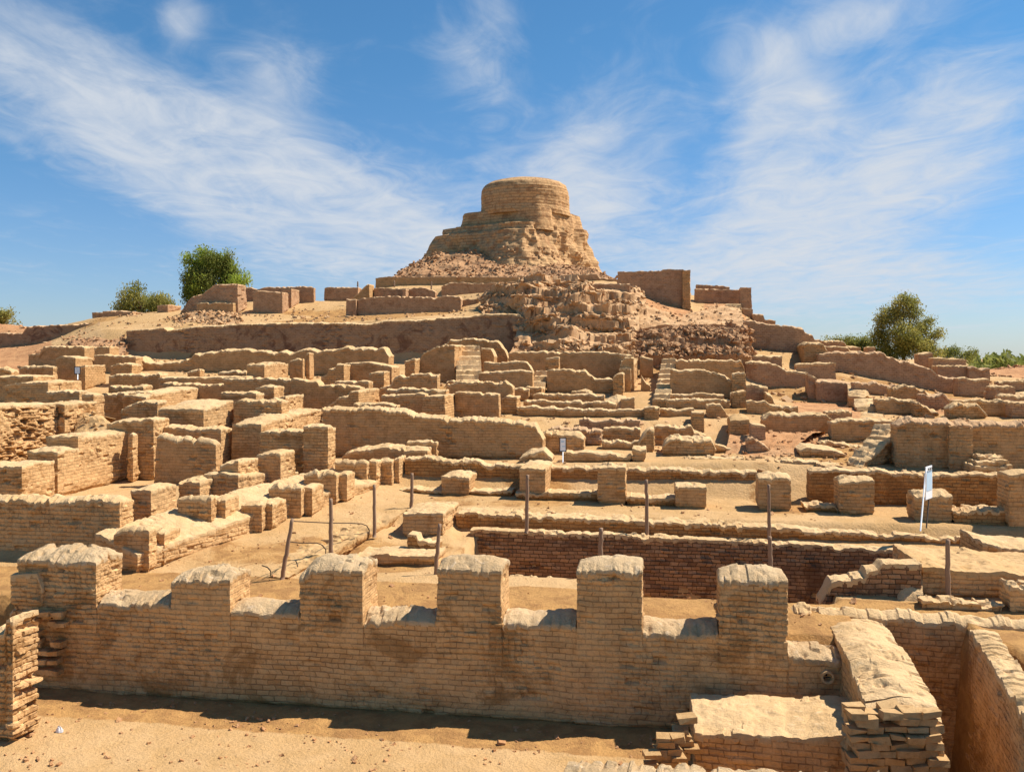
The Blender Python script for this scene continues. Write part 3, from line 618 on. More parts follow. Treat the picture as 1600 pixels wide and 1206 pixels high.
# ---- court piers and walls
GC = 'square piers of the bath court'
for a, b, ya, yb, yp, to, dm, lab in (
    (690, 733, 745, 745, 31.5, 746, .18, 'low square pier left of the tall posts in the bath court, leftmost pier'),
    (812, 852, 733, 733, 31.2, 865, .10, 'mid-height square pier behind the tall post in the bath court, second from the left'),
    (934, 977, 730, 730, 30.7, 987, .12, 'tallest square pier of the bath court, third from the left'),
    (1056, 1103, 762, 762, 30.3, 1110, .14, 'short square pier right of the thin post in the bath court'),
    (1186, 1236, 747, 747, 30.3, 1241, .18, 'square pier right behind the tallest post, fifth from the left'),
    (1312, 1366, 753, 752, 30.0, 1372, .14, 'free-standing square pier left of the white notice board'),
    (1430, 1488, 775, 775, 29.0, 1494, .20, 'broad low pier right behind the white notice board'),
    (1577, 1640, 742, 742, 28.6, 1650, .10, 'tall pier cut by the right edge of the picture')):
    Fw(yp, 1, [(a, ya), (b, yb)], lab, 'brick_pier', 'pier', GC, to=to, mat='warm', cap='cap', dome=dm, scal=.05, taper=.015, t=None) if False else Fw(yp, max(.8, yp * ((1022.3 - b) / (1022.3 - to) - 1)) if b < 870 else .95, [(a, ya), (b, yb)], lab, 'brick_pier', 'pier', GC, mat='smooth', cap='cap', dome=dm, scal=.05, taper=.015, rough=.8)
for a, b, py, yp, lab in ((622, 800, 765, 31.6, 'low ledge at the foot of the leftmost court pier'), (806, 935, 768, 31.1, 'low ledge between the second and third court piers'), (978, 1058, 776, 30.6, 'low ledge between the third and fourth court piers'), (1258, 1312, 790, 30.3, 'low ledge left of the free-standing pier'), (1490, 1700, 798, 28.9, 'low ledge running right from the broad low pier')):
    Fw(yp, .9, [(a, py), (b, py + 3)], lab, 'brick_ledge', 'ledge', 'low ledges between the court piers', mat='warm', cap='cap', dome=.04, scal=.04)
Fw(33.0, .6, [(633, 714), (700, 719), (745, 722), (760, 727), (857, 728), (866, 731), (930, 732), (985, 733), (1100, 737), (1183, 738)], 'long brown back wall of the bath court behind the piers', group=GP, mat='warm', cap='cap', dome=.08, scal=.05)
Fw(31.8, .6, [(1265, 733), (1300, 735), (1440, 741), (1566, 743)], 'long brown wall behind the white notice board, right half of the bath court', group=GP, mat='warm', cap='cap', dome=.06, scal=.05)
GL = 'stepped brick blocks left of the bath'
B = dict(mat='near', cap='cap', dome=.12, scal=.05)
Fw(22.3, .8, [(-60, 780), (0, 783), (60, 782), (130, 783), (187, 783)], 'long tall shaded wall at the left edge with a toothed mud top', group=GL, to=210, **B)
Fw(21.4, .9, [(178, 835), (190, 829), (233, 831)], 'jagged brick block below the long left wall, nearest of the stepped blocks', 'brick_block', 'block', GL, to=246, **B)
Fw(22.0, .9, [(240, 831), (257, 831)], 'narrow buttress joined to the nearest jagged block', 'brick_block', 'block', GL, to=284, **B)
Fw(24.4, 1, [(204, 766), (236, 766)], 'small dark-fronted block against the end of the long left wall', 'brick_block', 'block', GL, to=278, **B)
Fw(24.0, .6, [(278, 783), (330, 782)], 'square block second nearest on the stepped plinth', 'brick_block', 'block', GL, to=334, **B)
Fw(24.4, 1, [(334, 782), (352, 781)], 'narrow buttress of the second nearest square block', 'brick_block', 'block', GL, to=375, **B)
Fw(26.5, 1, [(279, 752), (312, 753)], 'small low block in front of the tall tapered wall', 'brick_block', 'block', GL, to=343, **B)
Fw(25.2, 1, [(378, 790), (409, 789)], 'little dark block near the ground, left of the first leaning post', 'brick_block', 'block', GL, to=425, **B)
Fw(25.5, 1, [(411, 787), (425, 788)], 'little buttress beside the dark block near the first leaning post', 'brick_block', 'block', GL, to=449, **B)
Fw(26.9, .5, [(420, 762), (470, 763)], 'square block behind the first leaning post', 'brick_block', 'block', GL, to=476, **B)
Fw(27.2, 1, [(474, 761), (488, 762)], 'narrow buttress left of the second post', 'brick_block', 'block', GL, to=507, **B)
Fw(28.9, .5, [(476, 742), (525, 741)], 'long low block right behind the second post', 'brick_block', 'block', GL, to=530, **B)
Fw(29.2, 1, [(529, 740), (542, 740)], 'narrow buttress right of the second post', 'brick_block', 'block', GL, to=555, **B)
Fw(31.2, .5, [(523, 722), (573, 721)], 'dark-fronted block behind the third post', 'brick_block', 'block', GL, to=577, **B)
Fw(31.5, 1, [(577, 720), (588, 721)], 'narrow buttress touching the third post', 'brick_block', 'block', GL, to=598, **B)
Fw(32.1, .5, [(592, 720), (612, 718)], 'tall narrow pier where the court back wall begins', 'brick_pier', 'pier', GL, to=617, **B)
Fw(32.4, 1, [(617, 718), (623, 718)], 'slender lit pier at the left end of the court back wall', 'brick_pier', 'pier', GL, to=634, **B)
Pw(1.6, [(215, 868, 23.0), (300, 838, 24.6), (375, 812, 26.2), (440, 792, 28.0), (520, 768, 30.3), (590, 752, 32.6)], 'long stepped plinth of sunlit brick under the row of blocks', 'brick_plinth', 'plinth', mat='near', cap='cap', dome=.05, scal=.04, zb=1.7, back_dz=.45)
Fw(29.4, .6, [(402, 711), (438, 709)], 'square block with a bright lit side in front of the dark recess', 'brick_block', 'block', GL, to=462, **B)
Fw(27.6, 1.0, [(345, 727), (372, 722)], 'block with a rough brick side right of the tall tapered wall', 'brick_block', 'block', GL, to=405, **B)
Rw(27.3, 1.2, (372, 742), (472, 738), 'low lit brick bank below the square lit-sided block', 'brick_wall', group=GL, **B)
# left group walls
GT = 'walls of the ruined rooms at left'
T = dict(mat='near', cap='cap', dome=.10, scal=.05)
Fw(26.0, 3.0, [(-60, 731), (0, 729), (34, 729)], 'dark-ended wall on the left edge above the long toothed wall', group=GT, to=90, **T)
Rw(27.8, 1.2, (90, 706), (123, 702), 'lit middle step of the long sunlit wall on the left', 'brick_wall', group=GT, mid=((105, 703),), **T)
Rw(28.9, 1.3, (122, 684), (201, 676), 'long high sunlit brick wall on the left with coursed bricks', 'brick_wall', group=GT, **T)
Fw(31.0, .5, [(201, 682), (207, 680)], 'slender buttress ending the long high sunlit wall', 'brick_pier', 'pier', GT, to=214, **T)
Fw(31.6, 1.0, [(168, 662), (190, 658), (240, 656)], 'tall shaded slab wall between the sunlit wall and the tapered wall', group=GT, to=266, **T)
Fw(30.6, .5, [(245, 682), (262, 684), (337, 695)], 'tall tapered wall with a flat dark face and bright right edge', group=GT, to=345, mat='smooth', cap='cap', dome=.16, scal=.06, taper=.07)
Fw(32.3, .8, [(257, 667), (345, 674)], 'thin toothed wall just behind the tall tapered wall', group=GT, to=363, **T)
Fw(34.2, .5, [(264, 654), (303, 654)], 'little dark niche wall left of the big sunlit stub', group=GT, to=308, **T)
Fw(34.4, .9, [(309, 652), (318, 652)], 'narrow jamb beside the dark niche wall', 'brick_pier', 'pier', GT, to=326, **T)
Rw(33.6, 2.0, (318, 640), (364, 626), 'big sunlit stub wall of rough brick left of the dark room', 'brick_wall', group=GT, **T)
Fw(36.2, 1.6, [(190, 638), (215, 629), (246, 629)], 'low wedge-shaped wall with a toothed sloping top', group=GT, to=262, **T)
Fw(38.4, 1.2, [(163, 617), (225, 613)], 'shaded wall with a humped mud top behind the wedge-shaped wall', group=GT, to=250, **T)
Rw(38.0, 1.2, (228, 618), (346, 608), 'long rounded sunlit wall behind the wedge-shaped wall', 'brick_wall', group=GT, mid=((300, 606),), **T)
Fw(37.4, .8, [(345, 613), (400, 615)], 'thin sunlit coping joining the rounded wall to the dark room', group=GT, **T)
Fw(35.6, .8, [(366, 627), (402, 626), (440, 628)], 'dark wall closing the back of the dark room', group=GT, **T)
Fw(33.8, .9, [(368, 666), (385, 664), (402, 662)], 'toothed wall stub in front of the dark room', group=GT, to=418, **T)
Rw(31.0, 1.6, (-20, 637), (90, 632), 'massive rough sunlit wall of crumbling brick at the left edge', 'brick_wall', group=GT, mat='near', cap='cap', dome=.10, scal=.05, rough=3.0, miss=.15, rag=.06)
Rw(34.6, 1.4, (101, 632), (150, 628), 'rough sunlit wall beyond the dark slot, right of the massive crumbling wall', 'brick_wall', group=GT, mat='near', cap='cap', dome=.08, scal=.05, rough=2.6, miss=.12)
Fw(37.0, .8, [(128, 617), (146, 617)], 'small lit wall end behind the rough sunlit wall', group=GT, to=163, **T)
Fw(40.0, 1, [(8, 601), (40, 598), (75, 598)], 'banded brick mass with dark courses and a broad sunlit side', 'brick_block', 'block', GT, to=133, mat='near', cap='cap', dome=.10, scal=.05, rough=1.6)
Fw(38.6, .8, [(72, 612), (124, 612)], 'short toothed wall in front of the banded brick mass', group=GT, to=140, **T)
Fw(43.0, 1.6, [(-60, 592), (0, 589), (52, 588)], 'low flat wall at the left edge behind the banded mass', group=GT, to=90, **T)
Fw(44.5, 1.8, [(-50, 578), (10, 576), (18, 580)], 'low lit hump of brick at the left edge', 'brick_block', 'block', GT, to=30, **T)
Fw(46.0, 1.2, [(30, 577), (40, 574), (83, 573)], 'long low sunlit block right of the hump at the left edge', 'brick_block', 'block', GT, to=90, **T)
GM = 'walls of the ruined rooms below the mound'
T2 = dict(mat='tan', cap='cap', dome=.08, scal=.05)
TS = dict(mat='smooth', cap='cap', dome=.06, scal=.04)
Fw(48.0, 1, [(88, 560), (95, 557), (118, 559)], 'small dark room front with a flat roof of mud, behind the tiny notice board', group=GM, to=148, **TS)
Fw(54.0, 1.5, [(45, 554), (62, 553), (69, 541), (132, 542)], 'dark wall with one step in its top, under the left slope', group=GM, **TS)
Fw(54.2, 1, [(148, 543), (171, 542)], 'small dark wall end right of the stepped dark wall', group=GM, to=187, **TS)
Fw(51.5, .8, [(147, 555), (185, 556), (212, 560)], 'long thin dark wall left of the rubble wall', group=GM, **TS)
Fw(46.2, 1, [(117, 574), (133, 571)], 'sunlit block right of the tiny notice board', 'brick_block', 'block', GM, to=168, **T2)
Fw(47.4, .7, [(173, 569), (206, 570)], 'small framed dark wall right of the sunlit block', group=GM, to=222, **T2)
Fw(45.0, .9, [(170, 587), (250, 586)], 'low dark wall in front of the small framed wall', group=GM, **T2)
Fw(44.0, 1.2, [(248, 590), (300, 590), (385, 589)], 'low smooth sunlit platform left of centre', 'mud_platform', 'platform', GM, **TS)
Fw(42.4, .8, [(255, 600), (355, 602), (392, 606)], 'long thin dark wall in front of the smooth sunlit platform', group=GM, **TS)
Fw(40.2, .8, [(172, 604), (196, 606), (224, 604)], 'small layered ledge of brick left of the humped mud top', 'brick_ledge', 'ledge', GM, **T2)
Fw(47.6, 1.0, [(293, 580), (312, 578)], 'little isolated block in front of the long rubble wall', 'brick_block', 'block', GM, to=319, **T2)
Fw(46.5, 1.0, [(342, 583), (384, 580)], 'low banded block in front of the long rubble wall', 'brick_block', 'block', GM, to=392, **T2)
Fw(52.5, 1.1, [(215, 560), (232, 567), (262, 570), (285, 565), (305, 554), (350, 549), (380, 548), (420, 552), (460, 551), (480, 547), (500, 549), (520, 546), (560, 544), (600, 546), (607, 556)], 'long ragged rubble-topped wall under the great brown wall', 'rubble_wall', 'wall', GM, mat='smooth', cap='cap', dome=.14, scal=.06, rag=.16, per=.3)
Rw(45.0, 1.0, (413, 570), (450, 568), 'low sunlit wall with a step, left of the two slim piers', 'brick_wall', group=GM, mid=((438, 567),), **TS)
Fw(49.2, .7, [(453, 563), (473, 562)], 'short slim pier below the ragged rubble wall', 'brick_pier', 'pier', GM, to=476, **TS)
Fw(49.6, .5, [(479, 552), (483, 552)], 'tall slim sunlit pier below the ragged rubble wall', 'brick_pier', 'pier', GM, to=490, **TS)
Fw(46.2, 1, [(502, 590), (512, 585), (513, 578), (524, 577), (525, 570), (537, 569)], 'stepped sunlit wall end left of the wide dark room', 'stepped_wall', 'wall', GM, **T2)
Fw(47.4, .7, [(538, 568), (580, 567), (612, 573)], 'wide dark room wall with a sunlit right end', group=GM, to=625, **TS)
Fw(45.2, .8, [(577, 584), (600, 581)], 'little block in front of the wide dark room wall', 'brick_block', 'block', GM, to=609, **T2)
Fw(49.2, .8, [(633, 563), (648, 562)], 'small upright block left of the oval platform', 'brick_block', 'block', GM, to=656, **T2)
Fw(43.8, .7, [(594, 606), (610, 603), (616, 590), (628, 588), (640, 590), (642, 585), (683, 586)], 'wall with a notched top in front of the oval platform', group=GM, to=688, **TS)
Fw(41.4, .7, [(350, 592), (400, 592), (453, 594), (455, 594)], 'left length of the long dark room wall, left of centre', group=GM, **TS)
Fw(41.2, .7, [(455, 594), (496, 596), (499, 603), (540, 604), (562, 606)], 'long dark room wall with a dropped right half, left of centre', group=GM, **TS)
Fw(42.9, .7, [(523, 596), (576, 597)], 'thin wall just behind the dropped right half of the dark wall', group=GM, **TS)
Fw(38.8, 1.6, [(512, 634), (524, 628), (526, 622), (545, 620), (546, 613), (560, 611)], 'sunlit stepped sandy block left of the brick-fronted wall', 'stepped_block', 'block', GM, to=594, **T2)
Fw(38.2, .7, [(552, 632), (606, 632), (620, 634)], 'low flat kerb just above the great toothed wall', 'brick_kerb', 'kerb', GM, to=625, **T2)
Fw(39.6, .6, [(596, 618), (664, 617)], 'dark wall left of the sloping brick buttress', group=GM, **TS)
Fw(41.0, .6, [(604, 609), (640, 608), (697, 610)], 'thin coping wall behind the sloping brick buttress', group=GM, **TS)
Fw(39.4, 1.4, [(661, 620), (694, 618)], 'sloping buttress of crossed brickwork', 'brick_buttress', 'buttress', GM, to=712, mat='tan', cap='cap', dome=.05, scal=.03, taper=.12, miss=.12)
Fw(41.2, .6, [(711, 613), (779, 616)], 'low thin wall above the smooth sandy hollow', group=GM, to=782, **TS)
Fw(44.2, .6, [(698, 600), (726, 597), (790, 598), (801, 604)], 'low wall with a brick-faced left end below the oval platform', group=GM, **TS)
# great toothed wall
Fw(35.6, .9, [(504, 640), (580, 641), (630, 644), (648, 652), (700, 657), (762, 659), (800, 661), (836, 667), (848, 688)], 'great long dark wall with a toothed mud top, centre left', 'great_wall', 'wall', mat='smooth', cap='cap', dome=.14, scal=.09, taper=.04)
Rw(32.8, 1.2, (408, 664), (503, 640), 'sunlit brick wall leading up to the great toothed wall', 'brick_wall', group=GM, mid=((440, 652),), mat='near', cap='cap', dome=.1, scal=.06, miss=.08)
Fw(32.0, .9, [(406, 674), (475, 675)], 'dark recess wall with a toothed top left of the tall block', group=GM, **T)
Fw(31.2, 1, [(474, 668), (512, 667)], 'tall square block with a rough lit side at the end of the recess', 'brick_block', 'block', GM, to=524, **T)
Fw(36.0, 1.4, [(402, 650), (434, 650)], 'small layered block above the toothed recess wall', 'brick_block', 'block', GM, to=456, **T)
Fw(38.2, 1.6, [(430, 622), (446, 620)], 'small sandy block left of the long dark room wall', 'brick_block', 'block', GM, to=476, **T)
Fw(38.6, 1.2, [(400, 606), (428, 604)], 'rough sunlit wall end left of the long dark room wall', 'brick_block', 'block', GM, to=445, **T)
Fw(34.6, .6, [(636, 689), (682, 688)], 'small framed block against the foot of the great toothed wall', 'brick_block', 'block', GM, to=684, **TS)
Fw(33.9, 1.1, [(535, 710), (552, 706), (600, 700), (630, 702), (668, 703)], 'sloping mud bank below the great toothed wall', 'mud_bank', 'bank', GM, mat='smooth', cap='cap', dome=.12, scal=.02)

# ---- centre and right, up to the mound
GK = 'walls of the ruined rooms in the centre'
C_ = dict(mat='smooth', cap='cap', dome=.06, scal=.045)
CB = dict(mat='tan', cap='cap', dome=.06, scal=.04, miss=.1)
Fw(36.6, .8, [(848, 678), (912, 684)], 'thick capped wall right of the great toothed wall, behind the small blue notice', group=GK, mat='near', cap='cap', dome=.2, scal=.05)
Fw(34.3, .8, [(880, 706), (930, 708), (986, 712)], 'low toothed wall at the foot of the small blue notice', group=GK, **C_)
Fw(34.3, .8, [(988, 703), (1009, 703)], 'square end block right of the low toothed wall', 'brick_block', 'block', GK, to=1017, **C_)
Fw(33.9, 1.0, [(812, 716), (826, 708), (850, 706), (862, 716)], 'rounded mud hump left of the small blue notice', 'mud_hump', 'hump', mat='smooth', cap='cap', dome=.15, scal=.03)
Fw(38.4, .7, [(858, 670), (880, 672), (910, 672), (939, 671)], 'crumbling rubble wall above the thick capped wall', group=GK, mat='rose', cap='caprose', dome=.1, scal=.08, rag=.12, rough=2)
Fw(39.0, .8, [(943, 670), (1000, 669)], 'brown room wall between the crumbling wall and the brick steps', group=GK, **C_)
Fw(37.2, 1.5, [(998, 690), (1003, 682), (1010, 674), (1021, 672)], 'little brick steps beside the brown room', 'brick_steps', 'steps', GK, **CB)
Fw(39.0, .8, [(1023, 667), (1080, 668), (1084, 676), (1104, 681)], 'brown wall right of the little brick steps', group=GK, **C_)
Fw(36.4, 1.3, [(1036, 696), (1042, 688), (1060, 686), (1113, 689), (1118, 702)], 'rounded block with a toothed cap right of the brick steps', 'brick_block', 'block', GK, mat='near', cap='cap', dome=.16, scal=.10, taper=.07)
Fw(35.0, .7, [(1068, 717), (1165, 719)], 'long low kerb in front of the rounded toothed block', 'brick_kerb', 'kerb', GK, mat='tan', cap='cap', dome=.05, scal=.04)
Fw(37.2, .7, [(1118, 698), (1136, 700), (1160, 702)], 'low brown stub right of the rounded toothed block', group=GK, **C_)
Fw(42.5, .6, [(808, 636), (900, 640), (1008, 641)], 'long low wall across the centre above the sandy strip', group=GK, **C_)
Fw(43.8, .6, [(818, 627), (905, 629), (926, 631)], 'low wall one row behind the long low centre wall', group=GK, **C_)
Fw(45.2, .6, [(833, 616), (944, 618)], 'low wall two rows behind the long low centre wall', group=GK, **C_)
Fw(43.4, .7, [(927, 628), (962, 629)], 'short dark stub in the middle of the low centre walls', group=GK, **C_)
Fw(43.8, .7, [(971, 622), (991, 622)], 'short dark stub right of the sand pile in the low centre walls', group=GK, **C_)
Fw(41.9, 1, [(1007, 638), (1030, 637)], 'square brick post block at the right end of the long low centre wall', 'brick_block', 'block', GK, **CB)
Fw(42.6, .6, [(1031, 640), (1084, 641)], 'low wall between two brick post blocks right of centre', group=GK, **C_)
Fw(40.4, 1.6, [(1082, 645), (1100, 645)], 'brick post block with a sloping top right of centre', 'brick_block', 'block', GK, **CB)
Fw(42.4, .7, [(1104, 632), (1126, 634), (1136, 650)], 'wall end sloping down right of the brick post block', group=GK, **C_)
Fw(44.4, .5, [(1040, 624), (1140, 626)], 'thin low wall in front of the big right-hand room', group=GK, **C_)
Fw(45.8, .5, [(1046, 615), (1131, 617)], 'thin low bench at the foot of the big right-hand room', group=GK, **C_)
Fw(39.6, 1.6, [(1141, 657), (1171, 656)], 'sand-heaped brick base where the red slope begins', 'brick_block', 'block', GK, mat='tan', cap='sand', dome=.3, scal=.02)
Fw(46.4, .7, [(800, 622), (822, 606), (846, 607)], 'flat sandy brick end left of the staircase pier', 'brick_block', 'block', GK, **CB)
Fw(49.0, .7, [(756, 567), (800, 566), (823, 567), (832, 579)], 'room wall right of the oval platform', group=GK, **C_)
Fw(47.0, .6, [(748, 583), (790, 581), (800, 580), (832, 580)], 'lower room wall right of the oval platform', group=GK, **C_)
Fw(48.6, .7, [(855, 579), (909, 579), (918, 582), (930, 592), (958, 593)], 'middle room wall with a curved dip in its top', group=GK, **C_)
Fw(46.5, .7, [(893, 612), (924, 611)], 'small bench block inside the middle room', 'brick_block', 'block', GK, **C_)
Fw(53.6, .8, [(795, 551), (845, 550), (884, 551), (960, 552), (990, 556)], 'long back wall of the centre rooms under the rubble cliff', group=GK, **C_)
Fw(50.6, .7, [(853, 561), (873, 560)], 'tiny brick pier with a latticed front in the centre rooms', 'brick_pier', 'pier', GK, **CB)
Fw(47.4, .9, [(958, 590), (964, 585), (974, 584)], 'latticed brick pier at the right of the middle room', 'brick_pier', 'pier', GK, to=981, **CB)
Fw(49.4, 1.0, [(969, 571), (975, 560), (990, 559)], 'tall dark-sided pier behind the latticed brick pier', 'brick_pier', 'pier', GK, to=998, **C_)
Fw(52.6, .7, [(1056, 563), (1110, 564), (1158, 564), (1163, 576)], 'back wall of the big right-hand room', group=GK, **C_)
Fw(47.6, .7, [(1048, 579), (1091, 579), (1124, 584), (1138, 593), (1150, 600)], 'big right-hand room wall with a rounded shoulder', group=GK, **C_)
Fw(46.9, .9, [(1145, 586), (1165, 583)], 'upper tall brick pier right of the big right-hand room', 'brick_pier', 'pier', GK, **CB)
Fw(44.6, 1.0, [(1144, 614), (1166, 611)], 'lower brick pier standing in front of the upper tall pier', 'brick_pier', 'pier', GK, **CB)
Fw(46.0, .6, [(1167, 602), (1200, 604)], 'small rosy wall with a lit diagonal end right of the brick piers', group=GK, mat='rose', cap='cap', dome=.05, scal=.03)
Fw(43.6, .6, [(1167, 627), (1196, 628), (1204, 634), (1247, 635)], 'low wall with a dip right of the lower brick pier', group=GK, **C_)
Fw(45.6, .8, [(697, 596), (724, 595)], 'latticed brick stub below the oval staircase', 'brick_block', 'block', GK, **CB)
Fw(42.9, 1.4, [(784, 624), (790, 620), (807, 620)], 'brick-faced stub with a sandy top at the end of the smooth hollow', 'brick_block', 'block', GK, **CB)
Fw(46.0, .5, [(800, 607), (826, 608)], 'thin low wall left of the short staircase', group=GK, **C_)
Pw(.6, [(985, 577, 48.6), (997, 560, 54.0)], 'sunlit cross wall between the middle room and the tall staircase', 'brick_wall', 'wall', GK, **C_)
Fw(54.0, .6, [(1000, 558), (1020, 562)], 'dark passage wall left of the tall staircase', group=GK, **C_)
Fw(49.2, .6, [(1002, 585), (1009, 598), (1016, 603)], 'curved sloping fin left of the tall staircase', group=GK, **C_)
Fw(40.4, .7, [(905, 655), (960, 657), (1000, 656)], 'reddish crumbled strip of wall along the sandy strip', 'rubble_wall', 'wall', GK, mat='rose', cap='caprose', dome=.03, scal=.05, rag=.1)
Fw(37.6, .5, [(941, 690), (998, 692)], 'low inner wall in front of the brown room', group=GK, **C_)
Fw(45.2, .8, [(1196, 612), (1206, 616), (1212, 632)], 'sunlit sloping end of the small rosy wall', group=GK, **CB)
def stairs(yn, yf, pxn, pxf, wn, pyn, pyf, n, label, **kw):
    "a flight climbing away: stepped top"
    ys = np.linspace(yn, yf, n + 1); P = []
    pys = np.linspace(pyn, pyf, n); zs = [site(pxn, p, y)[2] for p, y in zip(pys, ys)]
    xs = np.linspace(float(site(pxn + wn, pyn, yn)[0]), float(site(pxf + wn * yn / yf, pyf, yf)[0]), n + 1)
    for k in range(n):
        P.append((xs[k], ys[k] + .02, float(zs[k]))); P.append((xs[k + 1] - (xs[k + 1] - xs[k]) * .04, ys[k + 1] - .02, float(zs[k])))
    wid = wn / F * yn
    return wall_obj('brick_staircase', P, wid, label, 'staircase', 'brick staircases', mat='tan', cap='cap', dome=.02, scal=.01, rag=.02, res=.07, **kw)
stairs(44.5, 55.0, 1020, 1036, 26, 624, 561, 9, 'tall straight brick staircase right of centre')
stairs(46.4, 51.0, 826, 838, 22, 614, 580, 5, 'short brick staircase left of the middle room')
stairs(48.0, 54.5, 712, 712, 42, 594, 541, 8, 'wide staircase climbing the oval platform')
stairs(50.2, 55.0, 970, 972, 18, 577, 558, 4, 'narrow broken steps beside the tall dark-sided pier')
stairs(67.5, 71.5, 1136, 1135, 24, 499, 475, 6, 'small staircase on the upper terrace beside the right-hand tower')
Fw(50.6, 4.0, [(655, 562), (662, 552), (690, 541), (710, 538)], 'rounded rubble flank of the oval platform left of its staircase', 'oval_platform', 'platform', mat='smooth', cap='cap', dome=.1, scal=.12, rag=.1)
Fw(53.2, 1.0, [(752, 545), (768, 546), (772, 556)], 'curved lit shoulder right of the oval staircase', 'brick_wall', 'wall', GK, **CB)
Fw(55.8, .8, [(692, 540), (706, 533), (750, 531), (778, 537), (790, 548), (793, 560)], 'arched rubble wall behind the oval staircase', 'rubble_wall', 'wall', GK, mat='tan', cap='cap', dome=.1, scal=.10, rag=.1)
# right side
GR_ = 'walls of the ruined rooms at right'
R_ = dict(mat='rose', cap='cap', dome=.08, scal=.05)
Fw(40.8, .8, [(1192, 654), (1200, 649), (1290, 649), (1301, 656)], 'long toothed wall right of centre above the red slope', group=GR_, mat='smooth', cap='cap', dome=.12, scal=.07)
Fw(39.2, .9, [(1300, 660), (1330, 658), (1396, 659)], 'toothed wall with a vertical joint, right of centre', group=GR_, mat='smooth', cap='cap', dome=.10, scal=.07)
w3 = Fw(34.2, .9, [(1402, 666), (1412, 659), (1440, 661), (1485, 664), (1600, 665), (1700, 666)], 'tall right-hand wall with a thick toothed top and a shallow buttress', group=GR_, mat='smooth', cap='caprose', dome=.16, scal=.11)
Fw(33.9, .4, [(1484, 668), (1520, 668)], 'shallow buttress on the tall right-hand wall', 'brick_buttress', 'buttress', GR_, mat='smooth', cap='smooth', dome=.0, scal=.0)
Pw(.8, [(1404, 668, 34.0), (1390, 690, 33.2), (1378, 700, 32.9), (1360, 716, 32.6), (1346, 732, 32.3)][::-1], 'crumbling diagonal brick steps left of the tall right-hand wall', 'brick_steps', 'steps', GR_, mat='near', cap='cap', dome=.06, scal=.12, rag=.25, rough=2)
Fw(35.8, 2.2, [(1250, 703), (1262, 700), (1300, 705), (1322, 711)], 'flat sandy brick platform between the red slope and the diagonal steps', 'brick_platform', 'platform', GR_, mat='tan', cap='cap', dome=.08, scal=.03)
Fw(38.0, .7, [(1280, 692), (1320, 694), (1362, 702)], 'low wall curving behind the flat sandy brick platform', group=GR_, **R_)
Fw(33.9, .8, [(1212, 721), (1283, 722)], 'short wall left of the long wall behind the notice board', group=GR_, **R_)
Fw(33.4, 1.2, [(1278, 727), (1318, 729)], 'small flat slab on the end of the short wall', 'brick_slab', 'slab', GR_, mat='tan', cap='cap', dome=.03, scal=.02)
for k, (py, dy, a, b) in enumerate(((728, 0, 1524, 1582), (720, .25, 1527, 1577), (712, .5, 1531, 1568))):
    Fw(32.6 + dy, 1.3 - dy, [(a, py), (b, py + 1)], ('lowest', 'middle', 'topmost')[k] + ' tier of the three-tiered block at the foot of the tall right-hand wall', 'brick_tier', 'block', 'tiers of the stepped block', mat='near', cap='cap', dome=.04, scal=.03)
Fw(43.0, .8, [(1291, 644), (1331, 643)], 'small block on the end of the long toothed wall', 'brick_block', 'block', GR_, **R_)
Fw(45.4, .7, [(1370, 624), (1400, 623), (1432, 626)], 'shaded room wall right of the descending stepped wall', group=GR_, mat='smooth', cap='cap', dome=.06, scal=.05)
Fw(44.6, .8, [(1430, 628), (1445, 633), (1462, 641), (1468, 650)], 'rubble wall end falling to the right of the shaded room', group=GR_, mat='tan', cap='cap', dome=.1, scal=.1, rag=.15)
Fw(44.0, .7, [(1491, 626), (1540, 626), (1582, 628)], 'thin-topped room wall near the right edge', group=GR_, mat='smooth', cap='cap', dome=.05, scal=.04)
Fw(43.2, .8, [(1484, 640), (1500, 632), (1530, 636), (1541, 646)], 'rubble heap of broken wall left of the thin-topped wall', 'rubble_wall', 'wall', GR_, mat='tan', cap='cap', dome=.15, scal=.12, rag=.2)
Fw(43.0, .8, [(1582, 630), (1640, 632)], 'wall stub cut by the right edge beside the thin-topped wall', group=GR_, **R_)
Pw(1.0, [(1384, 655, 42.0), (1372, 644, 43.5), (1370, 636, 43.6), (1366, 622, 46.5), (1358, 619, 46.7), (1354, 602, 50), (1335, 599, 54)], 'stepped wall descending towards the viewer on the right', 'stepped_wall', 'wall', GR_, mat='tan', cap='cap', dome=.08, scal=.08, rag=.12)
Fw(52.6, 2.0, [(1276, 597), (1331, 599)], 'square-fronted wall with a ruined sandy top left of the stepped wall', group=GR_, mat='rose', cap='caprose', dome=.2, scal=.08, rag=.1)
Fw(53.0, 1.0, [(1263, 585), (1276, 590)], 'narrow dark buttress left of the square-fronted wall', 'brick_pier', 'pier', GR_, **R_)
Fw(55.0, .9, [(1166, 566), (1200, 567), (1213, 571), (1228, 580), (1262, 584)], 'large brown wall with a top curving down to the right', group=GR_, **R_)
Fw(56.5, 1.2, [(1166, 556), (1222, 557)], 'low sandy wall top above the curving brown wall', group=GR_, **R_)
Fw(55.6, .8, [(1244, 569), (1306, 568)], 'small flat block at the foot of the long descending wall', 'brick_block', 'block', GR_, **R_)
Fw(57.8, .9, [(1279, 554), (1300, 552), (1376, 552), (1388, 558), (1420, 567), (1440, 572), (1462, 583), (1480, 592), (1500, 595), (1545, 598), (1548, 612)], 'very long wall descending to the right below the tree', group=GR_, mat='rose', cap='caprose', dome=.1, scal=.06, rag=.08)
Fw(58.6, 3.0, [(1257, 541), (1262, 537), (1284, 536), (1290, 545), (1296, 552)], 'lumpy sunlit pier at the head of the very long descending wall', 'rubble_pier', 'pier', GR_, mat='tan', cap='cap', dome=.2, scal=.1, rag=.15)
